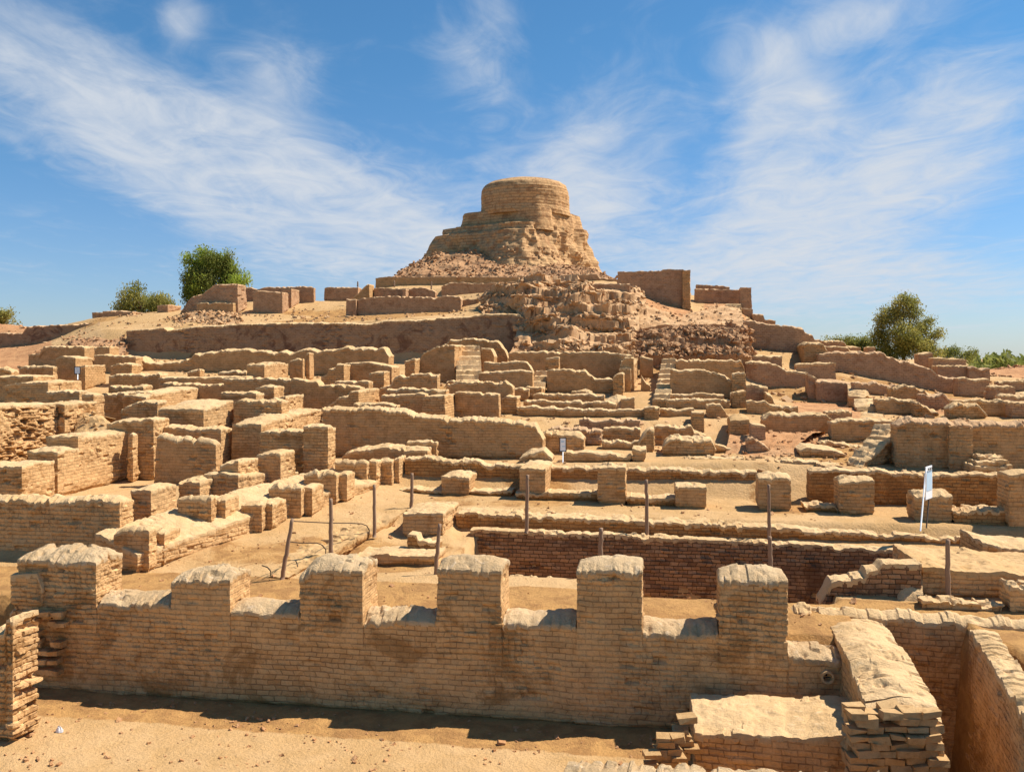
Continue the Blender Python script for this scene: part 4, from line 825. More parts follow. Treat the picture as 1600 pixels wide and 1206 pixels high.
Fw(61.7, .9, [(1163, 502), (1176, 501), (1200, 508), (1237, 511), (1254, 513), (1258, 521), (1270, 524), (1272, 530), (1282, 531)], 'high shaded wall with a stepped top falling to the right of the mound', 'stepped_wall', 'wall', GR_, mat='rose', cap='caprose', dome=.08, scal=.05)
Fw(68.0, 1, [(1284, 533), (1320, 534), (1322, 541), (1345, 543)], 'low ruined wall on the skyline left of the right-hand tree', group=GR_, **R_)
Fw(66.0, 1, [(1286, 541), (1327, 543), (1328, 549), (1345, 551)], 'lower ruined wall just under the low skyline wall', group=GR_, **R_)
Fw(62.0, 1, [(1355, 543), (1368, 543)], 'small square block on the skyline at the left foot of the tree', 'brick_block', 'block', GR_, **R_)
Fw(64.0, 1, [(1435, 553), (1457, 551)], 'dark square stub right of the tree', 'brick_block', 'block', GR_, **R_)
Fw(62.0, 1, [(1458, 560), (1509, 562)], 'upper long low block right of the tree', 'brick_block', 'block', GR_, **R_)
Fw(60.4, 1.2, [(1465, 572), (1513, 573)], 'lower long block right of the tree', 'brick_block', 'block', GR_, **R_)
Fw(60.0, 1, [(1514, 574), (1546, 577)], 'crumbled end of the lower long block', 'brick_block', 'block', GR_, mat='rose', cap='caprose', dome=.1, scal=.1, rag=.12)
Fw(57.0, .8, [(1562, 596), (1640, 596)], 'low shaded wall at the right edge under the red earth', group=GR_, **R_)
Fw(53.0, .8, [(1545, 612), (1600, 616), (1640, 616)], 'lowest flat wall at the right edge under the red earth', group=GR_, **R_)
Fw(48.6, .8, [(1392, 607), (1420, 604), (1445, 612), (1462, 622)], 'ruined wall top of loose courses under the very long descending wall', 'rubble_wall', 'wall', GR_, mat='tan', cap='cap', dome=.08, scal=.08, rag=.12)
Fw(50.6, .8, [(1335, 598), (1372, 597), (1400, 604)], 'reddish ruined wall top right of the square-fronted wall', 'rubble_wall', 'wall', GR_, mat='rose', cap='caprose', dome=.1, scal=.08, rag=.12)
Fw(46.6, .8, [(1440, 616), (1474, 618), (1486, 626)], 'small ruined step between the rubble ends at right', 'rubble_wall', 'wall', GR_, mat='rose', cap='caprose', dome=.08, scal=.07, rag=.1)
Fw(55.6, .8, [(1497, 592), (1546, 594)], 'higher course on the far end of the very long descending wall', group=GR_, **R_)
Fw(51.0, .8, [(1548, 604), (1586, 606)], 'low step below the flat walls at the right edge', 'brick_block', 'block', GR_, **R_)
Fw(49.0, .8, [(1565, 618), (1640, 620)], 'flat earth-topped wall at the right edge, lower one', group=GR_, **R_)
Fw(36.8, .8, [(1168, 690), (1176, 682), (1200, 700), (1222, 712)], 'dark rubble fin running down the orange-red slope', 'rubble_wall', 'wall', GR_, mat='rose', cap='caprose', dome=.05, scal=.08, rag=.12)
Fw(38.4, 1.0, [(1175, 664), (1196, 666)], 'square block at the top of the orange-red slope', 'brick_block', 'block', GR_, **R_)
# ---- upper terraces
GU = 'walls on the upper terraces'
U_ = dict(mat='rose', cap='caprose', dome=.06, scal=.04)
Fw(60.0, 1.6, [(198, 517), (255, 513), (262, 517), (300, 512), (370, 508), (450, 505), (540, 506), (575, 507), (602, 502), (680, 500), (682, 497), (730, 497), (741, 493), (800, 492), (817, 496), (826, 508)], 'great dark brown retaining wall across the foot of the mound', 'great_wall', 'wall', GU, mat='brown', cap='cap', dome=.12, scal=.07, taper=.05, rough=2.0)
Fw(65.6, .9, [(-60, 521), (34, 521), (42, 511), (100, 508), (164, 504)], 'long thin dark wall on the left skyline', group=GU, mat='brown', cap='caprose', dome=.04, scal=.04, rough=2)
Fw(69.6, 1.2, [(144, 489), (163, 489)], 'small dark block on the left skyline', 'brick_block', 'block', GU, **U_)
Fw(69.0, 1.2, [(161, 486), (207, 487)], 'wider dark block on the left skyline beside the bush', 'brick_block', 'block', GU, **U_)
Fw(70.6, 1.0, [(207, 489), (240, 490)], 'low wall on the skyline in front of the bush', group=GU, **U_)
Fw(69.6, 1, [(246, 477), (262, 476)], 'small block with a doorway slit, left of the sloping tower', 'brick_block', 'block', GU, to=285, **U_)
Fw(67.4, 1, [(281, 490), (300, 463), (315, 461), (333, 446), (371, 445)], 'sloping rubble-faced tower on the left shoulder of the mound', 'brick_tower', 'tower', GU, to=384, mat='rose', cap='caprose', dome=.1, scal=.08, taper=.08, rough=2)
Fw(66.8, .8, [(308, 474), (364, 473)], 'low plinth wall at the foot of the sloping tower', group=GU, taper=.05, mat='smooth', cap='cap', dome=.05, scal=.03)
Fw(71.5, 1, [(384, 449), (402, 453), (420, 449), (466, 448), (490, 449)], 'wall running along the crest right of the sloping tower', group=GU, to=493, **U_)
Fw(67.4, 1, [(396, 455), (441, 457)], 'square room corner right of the sloping tower', 'brick_block', 'block', GU, to=451, **U_)
Fw(69.4, 1, [(442, 453), (455, 452)], 'narrow lit wall end right of the square room corner', 'brick_block', 'block', GU, to=468, **U_)
Fw(73.5, 1, [(507, 450), (559, 449)], 'shaded wall on the crest left of the stupa platform', group=GU, **U_)
Fw(70.4, 1, [(553, 463), (560, 458), (572, 446), (577, 445)], 'rounded sunlit hump of wall left of the stupa platform', 'brick_block', 'block', GU, to=585, mat='tan', cap='cap', dome=.15, scal=.05)
Fw(71.4, .8, [(585, 450), (640, 452), (660, 449), (680, 456)], 'thin toothed wall behind the rounded sunlit hump', group=GU, **U_)
Fw(70.4, 1, [(629, 453), (634, 452)], 'tiny lit block on the thin toothed wall', 'brick_block', 'block', GU, to=639, **U_)
Fw(67.3, .9, [(541, 468), (556, 467)], 'first square bay at the left end of the terrace wall', group=GU, to=559, **U_)
Fw(67.6, .9, [(559, 468), (562, 467), (580, 465), (610, 463), (680, 466), (692, 463), (719, 463), (720, 468)], 'long terrace wall of square bays below the stupa', group=GU, **U_)
Fw(68.4, .9, [(720, 469), (748, 468)], 'low shaded wall end at the right of the terrace wall', group=GU, **U_)
Fw(76.0, .9, [(690, 449), (700, 442), (750, 443), (800, 441), (830, 441)], 'shaded wall below the stupa platform, right of the thin poles', group=GU, **U_)
Fw(82.0, 1.5, [(587, 435), (600, 433), (700, 432), (800, 433), (945, 433)], 'long flat edge wall of the stupa platform', group=GU, mat='smooth', cap='caprose', dome=.03, scal=.03)
Fw(80.5, 1, [(838, 439), (872, 436), (873, 431), (900, 429), (934, 429), (936, 435), (966, 437)], 'stepped lip wall right of the stupa foot', group=GU, **U_)
Fw(63.0, 1, [(922, 449), (930, 443), (984, 444)], 'square brick block standing on the rubble cliff', 'brick_block', 'block', GU, **U_)
Fw(69.6, 1.4, [(965, 425), (1035, 423), (1036, 421), (1067, 421)], 'tall square brick tower on the skyline right of the stupa', 'brick_tower', 'tower', GU, mat='rose', cap='caprose', dome=.04, scal=.03, rough=1.5)
Fw(69.2, 1.4, [(1067, 421), (1078, 422)], 'thin lit buttress on the right corner of the square tower', 'brick_pier', 'pier', GU, mat='tan', cap='caprose', dome=.04, scal=.03, rough=2)
Fw(76.5, 1, [(1088, 445), (1140, 448)], 'back wall on the skyline right of the square tower', group=GU, **U_)
Fw(74.5, 1, [(1086, 452), (1158, 453)], 'shaded wall on the upper terrace right of the square tower', group=GU, **U_)
Fw(72.5, 1.3, [(1157, 449), (1174, 449)], 'squat pier ending the upper terrace wall', 'brick_pier', 'pier', GU, **U_)
Fw(70.4, 1, [(1160, 483), (1176, 483)], 'upper small step block below the squat pier', 'brick_block', 'block', GU, **U_)
Fw(70.0, 1, [(1176, 491), (1194, 492), (1195, 500), (1212, 501)], 'lower small step block below the squat pier', 'brick_block', 'block', GU, **U_)

# ------------------------------------------------------------------ rubble masses (lofts with broken faces)
def mass(name, rows, ncol, sub, label, cat, mat, amp=.6, seed=1, chunks=0, csize=(.3, .9), kind=None, fscale=.45, back=4.0):
    pts = []
    rr = []
    for k in range(len(rows) - 1):
        for j in range(sub): rr.append((k, j / sub))
    rr.append((len(rows) - 2, 1.0))
    u = np.linspace(0, 1, ncol)
    def rowpts(r):
        yp, pl = r; a = np.array(pl, float); s = (a[:, 0] - a[0, 0]) / (a[-1, 0] - a[0, 0])
        px = a[0, 0] + u * (a[-1, 0] - a[0, 0]); py = np.interp(u, s, a[:, 1])
        x, y, z = site(px, py, yp); return np.stack([x, y, z], -1)
    R = [rowpts(r) for r in rows]
    G = np.array([R[k] * (1 - f) + R[k + 1] * f for k, f in rr])
    X, Y, Z = G[..., 0], G[..., 1], G[..., 2]
    edge = np.minimum(1, np.minimum(u, 1 - u) * 10)[None, :]
    n1_ = fbm(X * fscale + seed, Y * fscale, Z * fscale * 1.3, 5, .6)
    rid_ = 1 - 2 * np.abs(fbm(X * fscale * .8 + seed * 3, Y * fscale * .8, Z * fscale * .35, 3))
    st = np.abs(np.modf(Z / .55 + .4 * vnoise(X * .5, Y * .5, Z * 0))[0])
    st2 = np.round(Z / .9 + .8 * vnoise(X * .35 + seed, Y * .35, Z * 0)) * .9 - Z
    d = amp * edge * (n1_ * 1.3 + .6 * rid_ + .15 * st)
    Z = Z + .45 * edge * min(1, amp) * st2 * (Y > Y.min() + .5)
    Y = Y - d; Z = Z + .35 * d * .6 + .12 * fbm(X * 2, Y * 2, Z * 2, 3)
    G = np.stack([X, Y, Z], -1)
    G = np.concatenate([G[:1] * [1, 1, 1] + [0, .5, -2.0], G, G[-1:] + [0, back, -.2], G[-1:] + [0, back, -6.0]])
    nr_, nc_ = G.shape[:2]; ii_ = np.arange(nr_ * nc_).reshape(nr_, nc_)
    Qm = np.stack([ii_[:-1, :-1].ravel(), ii_[:-1, 1:].ravel(), ii_[1:, 1:].ravel(), ii_[1:, :-1].ravel()], 1)
    V = G.reshape(-1, 3)
    if chunks:
        rg = np.random.default_rng(seed); mb = MB(); mb.add(V, Qm)
        inner = G[1:-2].reshape(-1, 3)
        for p in inner[rg.integers(0, len(inner), chunks)]:
            s_ = rg.uniform(*csize); mb.box(p + (rg.normal(0, .15), rg.normal(0, .1), 0), (s_, s_ * rg.uniform(.5, .8), s_ * rg.uniform(.3, .6)), rotm(rg.normal(0, .5), rg.normal(0, .5), rg.uniform(0, 3)), s_ * .08, 0, rg)
        V = np.concatenate(mb.v); Qm = np.concatenate(mb.q)
    org = V.mean(0)
    o = link(make_mesh(name, V - org, Qm, mats=[M[mat]], smooth=False), name, org.tolist())
    tag(o, label, cat, kind=kind); return o
mass('rubble_cliff', [
    (56.4, [(795, 553), (850, 556), (900, 552), (960, 550), (1010, 560)]),
    (57.6, [(803, 540), (850, 535), (900, 536), (950, 538), (1008, 548)]),
    (59.6, [(808, 515), (850, 520), (900, 510), (960, 515), (1002, 530)]),
    (60.6, [(812, 500), (850, 492), (900, 488), (950, 490), (998, 505)]),
    (62.2, [(806, 486), (850, 470), (900, 465), (950, 468), (1000, 480)]),
    (63.6, [(780, 470), (820, 452), (860, 448), (920, 458), (1010, 470)]),
    (66.5, [(752, 460), (800, 447), (830, 440), (860, 439), (900, 438), (940, 440), (1000, 450)])], 130, 14,
    'eroded cliff of collapsed mud brick in front of the stupa', 'cliff', 'rubble', 1.7, 4, 420, (.12, .4), fscale=.34)
mass('rubble_slope', [
    (56.2, [(990, 556), (1050, 556), (1100, 558), (1175, 560)]),
    (57.4, [(992, 545), (1050, 540), (1100, 540), (1172, 545)]),
    (58.6, [(990, 535), (1050, 518), (1100, 512), (1168, 520)]),
    (60.5, [(985, 520), (1040, 512), (1100, 505), (1166, 512)])], 90, 14,
    'dark slope of tumbled brick rubble below the square tower', 'rubble slope', 'redrubble', .9, 9, 1100, (.12, .38))
mass('earth_slope', [
    (61.5, [(985, 515), (1040, 508), (1120, 508), (1166, 512)]),
    (64.5, [(980, 490), (1010, 480), (1060, 500), (1162, 500)]),
    (68.8, [(970, 462), (1000, 466), (1060, 490), (1158, 486)]),
    (73.0, [(965, 450), (1040, 478), (1090, 478), (1152, 474)])], 80, 10,
    'reddish sandy slope between the rubble cliff and the square tower', 'slope', 'rubble', .3, 12, 200, (.1, .28))
mass('rubble_mound', [
    (60.6, [(170, 552), (200, 556), (206, 556)]),
    (61.2, [(165, 530), (198, 530), (204, 530)]),
    (62.5, [(160, 516), (198, 514), (260, 514)]),
    (65.5, [(150, 512), (205, 505), (300, 505)]),
    (68.0, [(170, 503), (205, 492), (290, 496)])], 50, 8,
    'crumbled sunlit end of the great dark brown wall', 'mound', 'rubble', .5, 21, 260, (.12, .35))
mass('rubble_mound', [
    (62.0, [(262, 517), (320, 512), (380, 508)]), (63.5, [(266, 508), (320, 500), (378, 500)]), (65.0, [(268, 500), (320, 488), (374, 495)]), (67, [(268, 496), (320, 487), (380, 492)])], 50, 8,
    'humped rubble bank below the sloping tower', 'mound', 'rubble', .4, 22, 260, (.15, .4))
mass('rubble_mound', [
    (62.3, [(752, 500), (790, 497), (826, 510)]), (63.2, [(756, 488), (790, 480), (815, 482)]), (64.6, [(752, 470), (780, 458), (815, 455)]), (66.5, [(758, 462), (790, 448), (815, 446)])], 50, 9,
    'pinkish rubble hump joining the terrace wall to the cliff', 'mound', 'rubble', .45, 24, 260, (.15, .45))
mass('earth_bank', [
    (92., [(1545, 592), (1600, 592), (1700, 594)]), (96, [(1550, 582), (1600, 579), (1700, 580)]), (100, [(1556, 578), (1600, 575), (1700, 575)])], 60, 8,
    'bank of red ploughed earth on the right horizon', 'bank', 'earth', .4, 31, 500, (.2, .6))
mass('earth_bank', [
    (71., [(-120, 520), (0, 520), (48, 520)]), (74, [(-120, 508), (0, 507), (46, 512)])], 60, 8,
    'bank of orange earth on the left skyline', 'bank', 'earth', .2, 33, 60, (.2, .4))
mass('sand_slope', [
    (33.9, [(110, 690), (140, 686), (182, 672)]), (34.8, [(118, 668), (145, 664), (176, 664)]), (35.6, [(112, 652), (140, 645), (160, 650)])], 40, 8,
    'small ramp of fallen sand spilling between the walls at left', 'slope', 'sand', .12, 41, 20, (.08, .2), back=1.0)
mass('red_slope', [
    (36.0, [(1130, 722), (1190, 722), (1246, 718)]), (37.4, [(1135, 700), (1190, 695), (1246, 695)]), (39.2, [(1140, 680), (1190, 676), (1270, 676)]), (40.3, [(1140, 672), (1190, 673), (1290, 675)])], 70, 9,
    'slope of orange-red earth right of centre', 'slope', 'earth', .18, 43, 60, (.06, .2), back=.6)

mass('rubble_mound', [
    (57.6, [(50, 566), (110, 556), (190, 560)]), (58.6, [(55, 556), (120, 544), (196, 552)]), (60.2, [(60, 548), (130, 532), (198, 532)]), (62.5, [(70, 542), (140, 520), (190, 518)])], 70, 9,
    'crumbly reddish slope left of the great dark brown wall', 'slope', 'redrubble', .35, 26, 420, (.1, .3))
mass('sand_pile', [
    (43.9, [(938, 642), (960, 642), (990, 642)]), (44.2, [(942, 633), (966, 628), (986, 634)]), (44.8, [(946, 624), (964, 616), (980, 622)]), (45.6, [(950, 622), (964, 615), (978, 620)])], 40, 6,
    'sunlit pile of sand among the low centre walls', 'pile', 'cap', .06, 44, 0, back=.6)
# ------------------------------------------------------------------ the stupa
def ring_mesh(rings, n, yc, amp, seed, sq=2.0, rot_=0.0, strata=.25, sub=6, fs=.35, flat=1.0):
    th = np.linspace(0, 2 * math.pi, n, endpoint=False); R = []
    c, s = np.cos(th - rot_), np.sin(th - rot_)
    shape = (np.abs(c) ** sq + np.abs(s) ** sq) ** (-1 / sq)
    wx = (shape * np.cos(th)); half = wx.max()
    for py, a, b in rings:
        xa, _, z = site(a, py, yc); xb, _, _ = site(b, py, yc)
        r = (xb - xa) / 2; R.append(np.stack([(xa + xb) / 2 + r * shape * np.cos(th) / half, yc + flat * r * shape * np.sin(th) / half, np.full(n, float(z))], -1))
    G = []
    for k in range(len(R) - 1):
        m = sub if rings[k][0] - rings[k + 1][0] > 3 else 2
        for j in range(m): G.append(R[k] * (1 - j / m) + R[k + 1] * j / m)
    G.append(R[-1]); G = np.array(G); X, Y, Z = G[..., 0], G[..., 1], G[..., 2]
    dx, dy = X - X.mean(1, keepdims=True), Y - Y.mean(1, keepdims=True); l = np.hypot(dx, dy) + 1e-6
    rgt = ss(-.2, .8, dx / (l.max() + 1e-6)); d = amp * fbm(X * fs + seed, Y * fs, Z * fs * 1.1, 5, .62) + strata * fbm(X * .12, Y * .12 + seed, Z * 5.5, 3, .6) + (.15 + .9 * rgt) * amp * (.3 - np.abs(vnoise(X * .75 + seed, Y * .75, Z * .14)))
    d = d * np.clip(l / 2, 0, 1)
    G = np.stack([X + dx / l * d, Y + dy / l * d, Z], -1)
    m_, n_ = G.shape[:2]; ii_ = np.arange(m_ * n_).reshape(m_, n_); r_ = np.roll(ii_, -1, 1)
    Qm = np.stack([ii_[:-1].ravel(), r_[:-1].ravel(), r_[1:].ravel(), ii_[1:].ravel()], 1)
    Ug = th[None, :] * l.mean(); Ug = np.repeat(Ug, m_, 0); Un = np.roll(Ug, -1, 1); Un[:, -1] = 2 * math.pi * l.mean()
    uvq = np.stack([np.stack([Ug[:-1], Un[:-1], Un[1:], Ug[1:]], -1).reshape(-1, 4), np.stack([Z[:-1], np.roll(Z, -1, 1)[:-1], np.roll(Z, -1, 1)[1:], Z[1:]], -1).reshape(-1, 4)], -1).reshape(-1, 2)
    V = G.reshape(-1, 3); V = np.concatenate([V, V[ii_[-1]].mean(0, keepdims=True)])
    T = np.stack([ii_[-1], r_[-1], np.full(n_, len(V) - 1)], 1)
    uvt = np.stack([V[T][:, :, 0], V[T][:, :, 1]], -1).reshape(-1, 2)
    return V, Qm, T, G, np.concatenate([uvq, uvt])
YC = 95.0
st = empty('stupa', [float(c) for c in site(820, 432, YC)]); tag(st, 'round mud-brick stupa drum on a broken stepped base at the top of the mound', 'stupa')
org = np.array(st.location)
V, Qm, T, _, UVs = ring_mesh([(343, 752, 890), (338, 751, 890), (330, 752, 888), (315, 752, 888), (303, 753, 887), (296, 756, 884), (290, 765, 876), (286, 780, 862), (283.5, 795, 848), (282.5, 810, 834)], 220, YC, .22, 3, strata=.05, sub=12, fs=.5)
link(make_mesh('drum', V - org, Qm, uv=UVs, mats=[M['stupa']], tris=T, sharp=35), 'drum', (0, 0, 0), st)
V, Qm, T, G, UVs = ring_mesh([(446, 636, 956), (430, 655, 938), (415, 667, 928), (400, 676, 922), (385, 683, 918), (375, 688, 916), (373, 699, 914), (363, 703, 912), (361, 720, 908), (360, 724, 906)], 320, YC + .4, 1.0, 8, sq=6, rot_=math.radians(-28), strata=.05, sub=9, fs=.4, flat=.9)
link(make_mesh('base', V - org, Qm, uv=UVs, mats=[M['stupa']], tris=T, sharp=35), 'base', (0, 0, 0), st)
V, Qm, T, _, UVs = ring_mesh([(372, 724, 911), (358, 727, 908), (341, 730, 905), (339, 731, 904), (338.6, 740, 896)], 260, YC + .3, .30, 14, sq=9, rot_=math.radians(-24), strata=.06, sub=9, fs=.5, flat=.9)
link(make_mesh('tier', V - org, Qm, uv=UVs, mats=[M['stupa']], tris=T, sharp=35), 'tier', (0, 0, 0), st)
# tumbled talus down its left front
rg = np.random.default_rng(77); mb = MB()
inner = G.reshape(-1, 3)
ipx, iY = col(inner[:, 0], inner[:, 1]); ok = (inner[:, 1] < YC + 1) & (inner[:, 2] < site(800, 385, 88)[2])
inner = inner[ok]
for p in inner[rg.integers(0, len(inner), 350)]:
    s_ = rg.uniform(.12, .35); mb.box(p - org, (s_, s_ * .6, s_ * .4), rotm(rg.normal(0, .5), rg.normal(0, .5), rg.uniform(0, 3)), s_ * .08, 0, rg)
tag(mb.build('rubble_talus', [M['rubble']], st), kind='stuff')
mass('rubble_talus', [
    (82.5, [(600, 440), (700, 438), (820, 434), (960, 436)]), (84.5, [(618, 430), (700, 424), (800, 424), (945, 428)]),
    (87, [(630, 420), (665, 412), (720, 408), (800, 416), (935, 424)]), (89, [(655, 408), (690, 394), (740, 392), (790, 408), (930, 422)])], 120, 8,
    'skirt of reddish brick rubble around the left foot of the stupa', 'rubble slope', 'redrubble', .45, 51, 900, (.12, .35), back=1.5)

# ------------------------------------------------------------------ posts, wires, signs
def post(pt, pb, Y, label, r=.055, group='leaning wooden posts round the bath', mat='wood', name='wooden_post', cat='post'):
    b = np.array(site_Y(pb[0], pb[1], Y)); a = np.array(site_Y(pt[0], pt[1], Y)); b = b + (b - a) * .04
    n = 14; rg = np.random.default_rng(int(pt[0])); P = []
    for k in range(n + 1): P.append(b + (a - b) * k / n + np.array([rg.normal(0, .006), rg.normal(0, .006), 0]))
    mb = MB(); mb.tube(P, np.linspace(r * 1.15, r * .9, n + 1), 9)
    V = mb.v[0]; o = mb.build(name, [M[mat]], None, tuple(b), smooth=True); tag(o, label, cat, group); return o
post((457, 810), (441, 903), 22.4, 'dark post leaning right, leftmost of the posts', .05)
post((517, 779), (517, 866), 24.4, 'straight wooden post, second from the left beside the walkway')
post((585, 757), (585, 836), 26.8, 'straight slim post at the far half of the walkway', .05)
post((644, 739), (643, 791), 29.9, 'short far post where the walkway meets the court')
post((687, 818), (680, 905), 22.9, 'leaning post just behind the fourth battlement', .05)
post((824, 742), (823, 829), 27.4, 'pale post in front of the second court pier')
post((939, 825), (938, 905), 22.7, 'short thick post behind the fifth battlement', .06)
post((1010, 749), (1011, 834), 27.3, 'pale post left of the short court pier')
post((1201, 757), (1202, 846), 26.9, 'tall pale post in front of the fifth court pier', .05)
post((1203, 838), (1204, 900), 20.8, 'pale post behind the sixth battlement', .05)
post((1481, 843), (1481, 946), 20.4, 'wooden post nearest the right edge', .055)
for k, (px, a, b, Y) in enumerate(((559, 440, 448, 74), (616, 439, 448, 74), (674, 440, 452, 74))):
    post((px, a), (px, b), Y, ('left', 'middle', 'right')[k] + ' one of three thin poles on the crest left of the stupa', .06, 'thin poles below the stupa', 'wood', 'thin_pole', 'pole')
def wire(pts, label, r=.015):
    P = [np.array(site_Y(*p)) for p in pts]; S = []
    for i in range(len(P) - 1):
        for k in range(6): S.append(P[i] * (1 - k / 6) + P[i + 1] * k / 6)
    S.append(P[-1]); mb = MB(); mb.tube(S, r, 6); o = mb.build('bent_iron_pipe', [M['iron']], None, tuple(P[-1]), smooth=True); tag(o, label, 'pipe', 'bent iron pipes along the walkway')
wire([(458, 814, 22.6), (517, 817, 24.5), (545, 817, 25.8), (565, 818, 26.0), (573, 821, 26.1), (577, 828, 26.2), (577, 835, 26.2)], 'thin bent iron pipe beside the third post')
wire([(452, 846, 22.6), (468, 848, 23.6), (495, 848, 23.9), (503, 851, 24.0), (509, 858, 24.1), (509, 867, 24.1)], 'thin bent iron pipe beside the second post')
wire([(409, 883, 22.4), (418, 886, 22.4), (423, 892, 22.4), (423, 900, 22.4)], 'thin bent iron pipe left of the first leaning post')
wire([(462, 876, 23.3), (464, 880, 23.3), (465, 885, 23.2)], 'tiny bent iron stub right of the first leaning post', .015)
# white notice board, seen nearly edge-on
def board(px, py0, py1, pyf, Y, width, ang_, label, legs=2, h_extra=0, lean=0.0, style=0):
    bx, by, bz = site_Y(px, pyf, Y); base = np.array([bx, by, bz]); z0 = site_Y(px, py1, Y)[2] - bz; z1 = site_Y(px, py0, Y)[2] - bz
    e = empty('notice_board', tuple(base)); tag(e, label, 'notice board')
    d = np.array([math.cos(ang_), math.sin(ang_), 0]); nrm = np.array([-d[1], d[0], 0]); R = np.array([d, nrm, [0, 0, 1]]).T
    def P_(s, h, o_=0): return d * s + nrm * o_ + np.array([lean * h, 0, h])
    for sgn in ((-1, 1) if legs == 2 else (0,)):
        mb = MB(); mb.tube([P_(sgn * width * .46, -.1, .03), P_(sgn * width * .46, z1, .03)], .022, 8); mb.build('leg', [M['white'] if sgn <= 0 else M['iron']], e, smooth=True)
    mb = MB(); hh_ = z1 - z0; mb.box(P_(0, (z0 + z1) / 2), (width, .02, hh_), R); mb.build('panel', [M['white']], e)
    mb = MB()
    if style == 0:
        mb.box(P_(0, z0 + hh_ * .56, -.0125), (width * .8, .004, hh_ * .60), R); mb.build('blue_field', [M['blue']], e)
        mb = MB()
        for rowz, cnt in ((.925, 3), (.105, 3)):
            for k in range(cnt):
                mb.box(P_((k - (cnt - 1) / 2) * width * .27, z0 + hh_ * rowz, -.0125), (width * .17, .005, hh_ * .055), R)
                mb.build('letter', [M['ink_shade']], e); mb = MB()
            mb.box(P_(0, z0 + hh_ * (rowz - .045), -.0125), (width * .6, .005, hh_ * .010), R); mb.build('underline', [M['ink_shade']], e); mb = MB()
    else:
        fr = MB()
        for s_, hgt_ in ((-.5, 0), (.5, 0)): fr.box(P_(s_ * width, (z0 + z1) / 2, -.004), (.03, .035, hh_ + .03), R)
        for hz_ in (z0, z1): fr.box(P_(0, hz_, -.004), (width - .03, .035, .03), R)
        fr.build('frame', [M['iron']], e)
        mb.box(P_(-.01, z0 + hh_ * .72, -.0125), (width * .5, .004, hh_ * .10), R); mb.build('lettering', [M['blue']], e); mb = MB(); mb.box(P_(.02, z0 + hh_ * .36, -.0125), (width * .5, .004, hh_ * .08), R); mb.build('lettering', [M['blue']], e)
board(1445, 728, 779, 822, 26.5, .62, math.radians(58), 'white notice board with a pale blue middle on two legs before the broad pier', lean=.085)
board(879.5, 684, 705, 722, 34.2, .24, math.radians(10), 'small white notice in a dark frame on one leg, left of centre court', legs=1, style=1)
board(121, 573, 584, 590, 45.2, .28, math.radians(10), 'tiny pale grey notice beside the small dark room, far left', legs=1, style=1)
# litter
lx, ly, lz = site_Y(93, 1145, 17.95); mb = MB(); rg = np.random.default_rng(2)
th = np.linspace(0, 2 * math.pi, 15)[:-1]
V = [[.10 * math.cos(t) * r * rg.uniform(.7, 1.2), .06 * math.sin(t) * r * rg.uniform(.7, 1.2), h_ * rg.uniform(.5, 1.3)] for r, h_ in ((1, 0.0), (.8, .05), (.45, .09), (.1, .10)) for t in th]
Qb = [[j * 14 + k, j * 14 + (k + 1) % 14, (j + 1) * 14 + (k + 1) % 14, (j + 1) * 14 + k] for j in range(3) for k in range(14)]
mb.add(V, Qb); V = mb.v[0]; mb.v[0] = V + np.array([lx, ly, float(ground(lx, ly))+.01]); o = mb.build('plastic_bag', [M['plastic']], None, (lx, ly, float(ground(lx, ly)))); tag(o, 'crumpled white plastic bag lying on the sand at bottom left', 'litter')

# ------------------------------------------------------------------ pebbles on the near sand, and fallen bricks
rg = np.random.default_rng(11); mb = MB()
n = 2600; X = rg.uniform(-13, 5, n); Y = np.concatenate([rg.uniform(14.5, 18.3, 1500), rg.uniform(19.5, 31, n - 1500)]); 
nz = fbm(X * .8, Y * .8, X * 0, 2); keep = (nz > .0) | (rg.random(n) < .2); X, Y = X[keep], Y[keep]; Zg = ground(X, Y)
for x, y, z in zip(X, Y, Zg):
    s_ = rg.gamma(2, .011) + .008; mb.box((x, y, z + s_ * .2), (s_ * 1.5, s_, s_ * .7), rotm(rg.normal(0, .3), rg.normal(0, .3), rg.uniform(0, 3)), s_ * .12, 0, rg)
o = mb.build('pebbles', [M['earth']]); tag(o, 'scattered pebbles and clods on the sand', kind='stuff')
mb = MB(); n = 7000; px = rg.uniform(0, 1600, n); yp = rg.uniform(33, 72, n); x, y, _ = site(px, 600, yp); z = ground(x, y)
keep = fbm(x * .25, y * .25, x * 0, 2) > -.05; 
for x_, y_, z_ in zip(x[keep], y[keep], z[keep]):
    s_ = rg.gamma(2, .03) + .03; mb.box((x_, y_, z_ + s_ * .15), (s_ * 1.5, s_, s_ * .6), rotm(rg.normal(0, .3), rg.normal(0, .3), rg.uniform(0, 3)), s_ * .1, 0, rg)
o = mb.build('loose_rubble', [M['rubble']]); tag(o, 'loose brick rubble strewn between the far walls', kind='stuff')

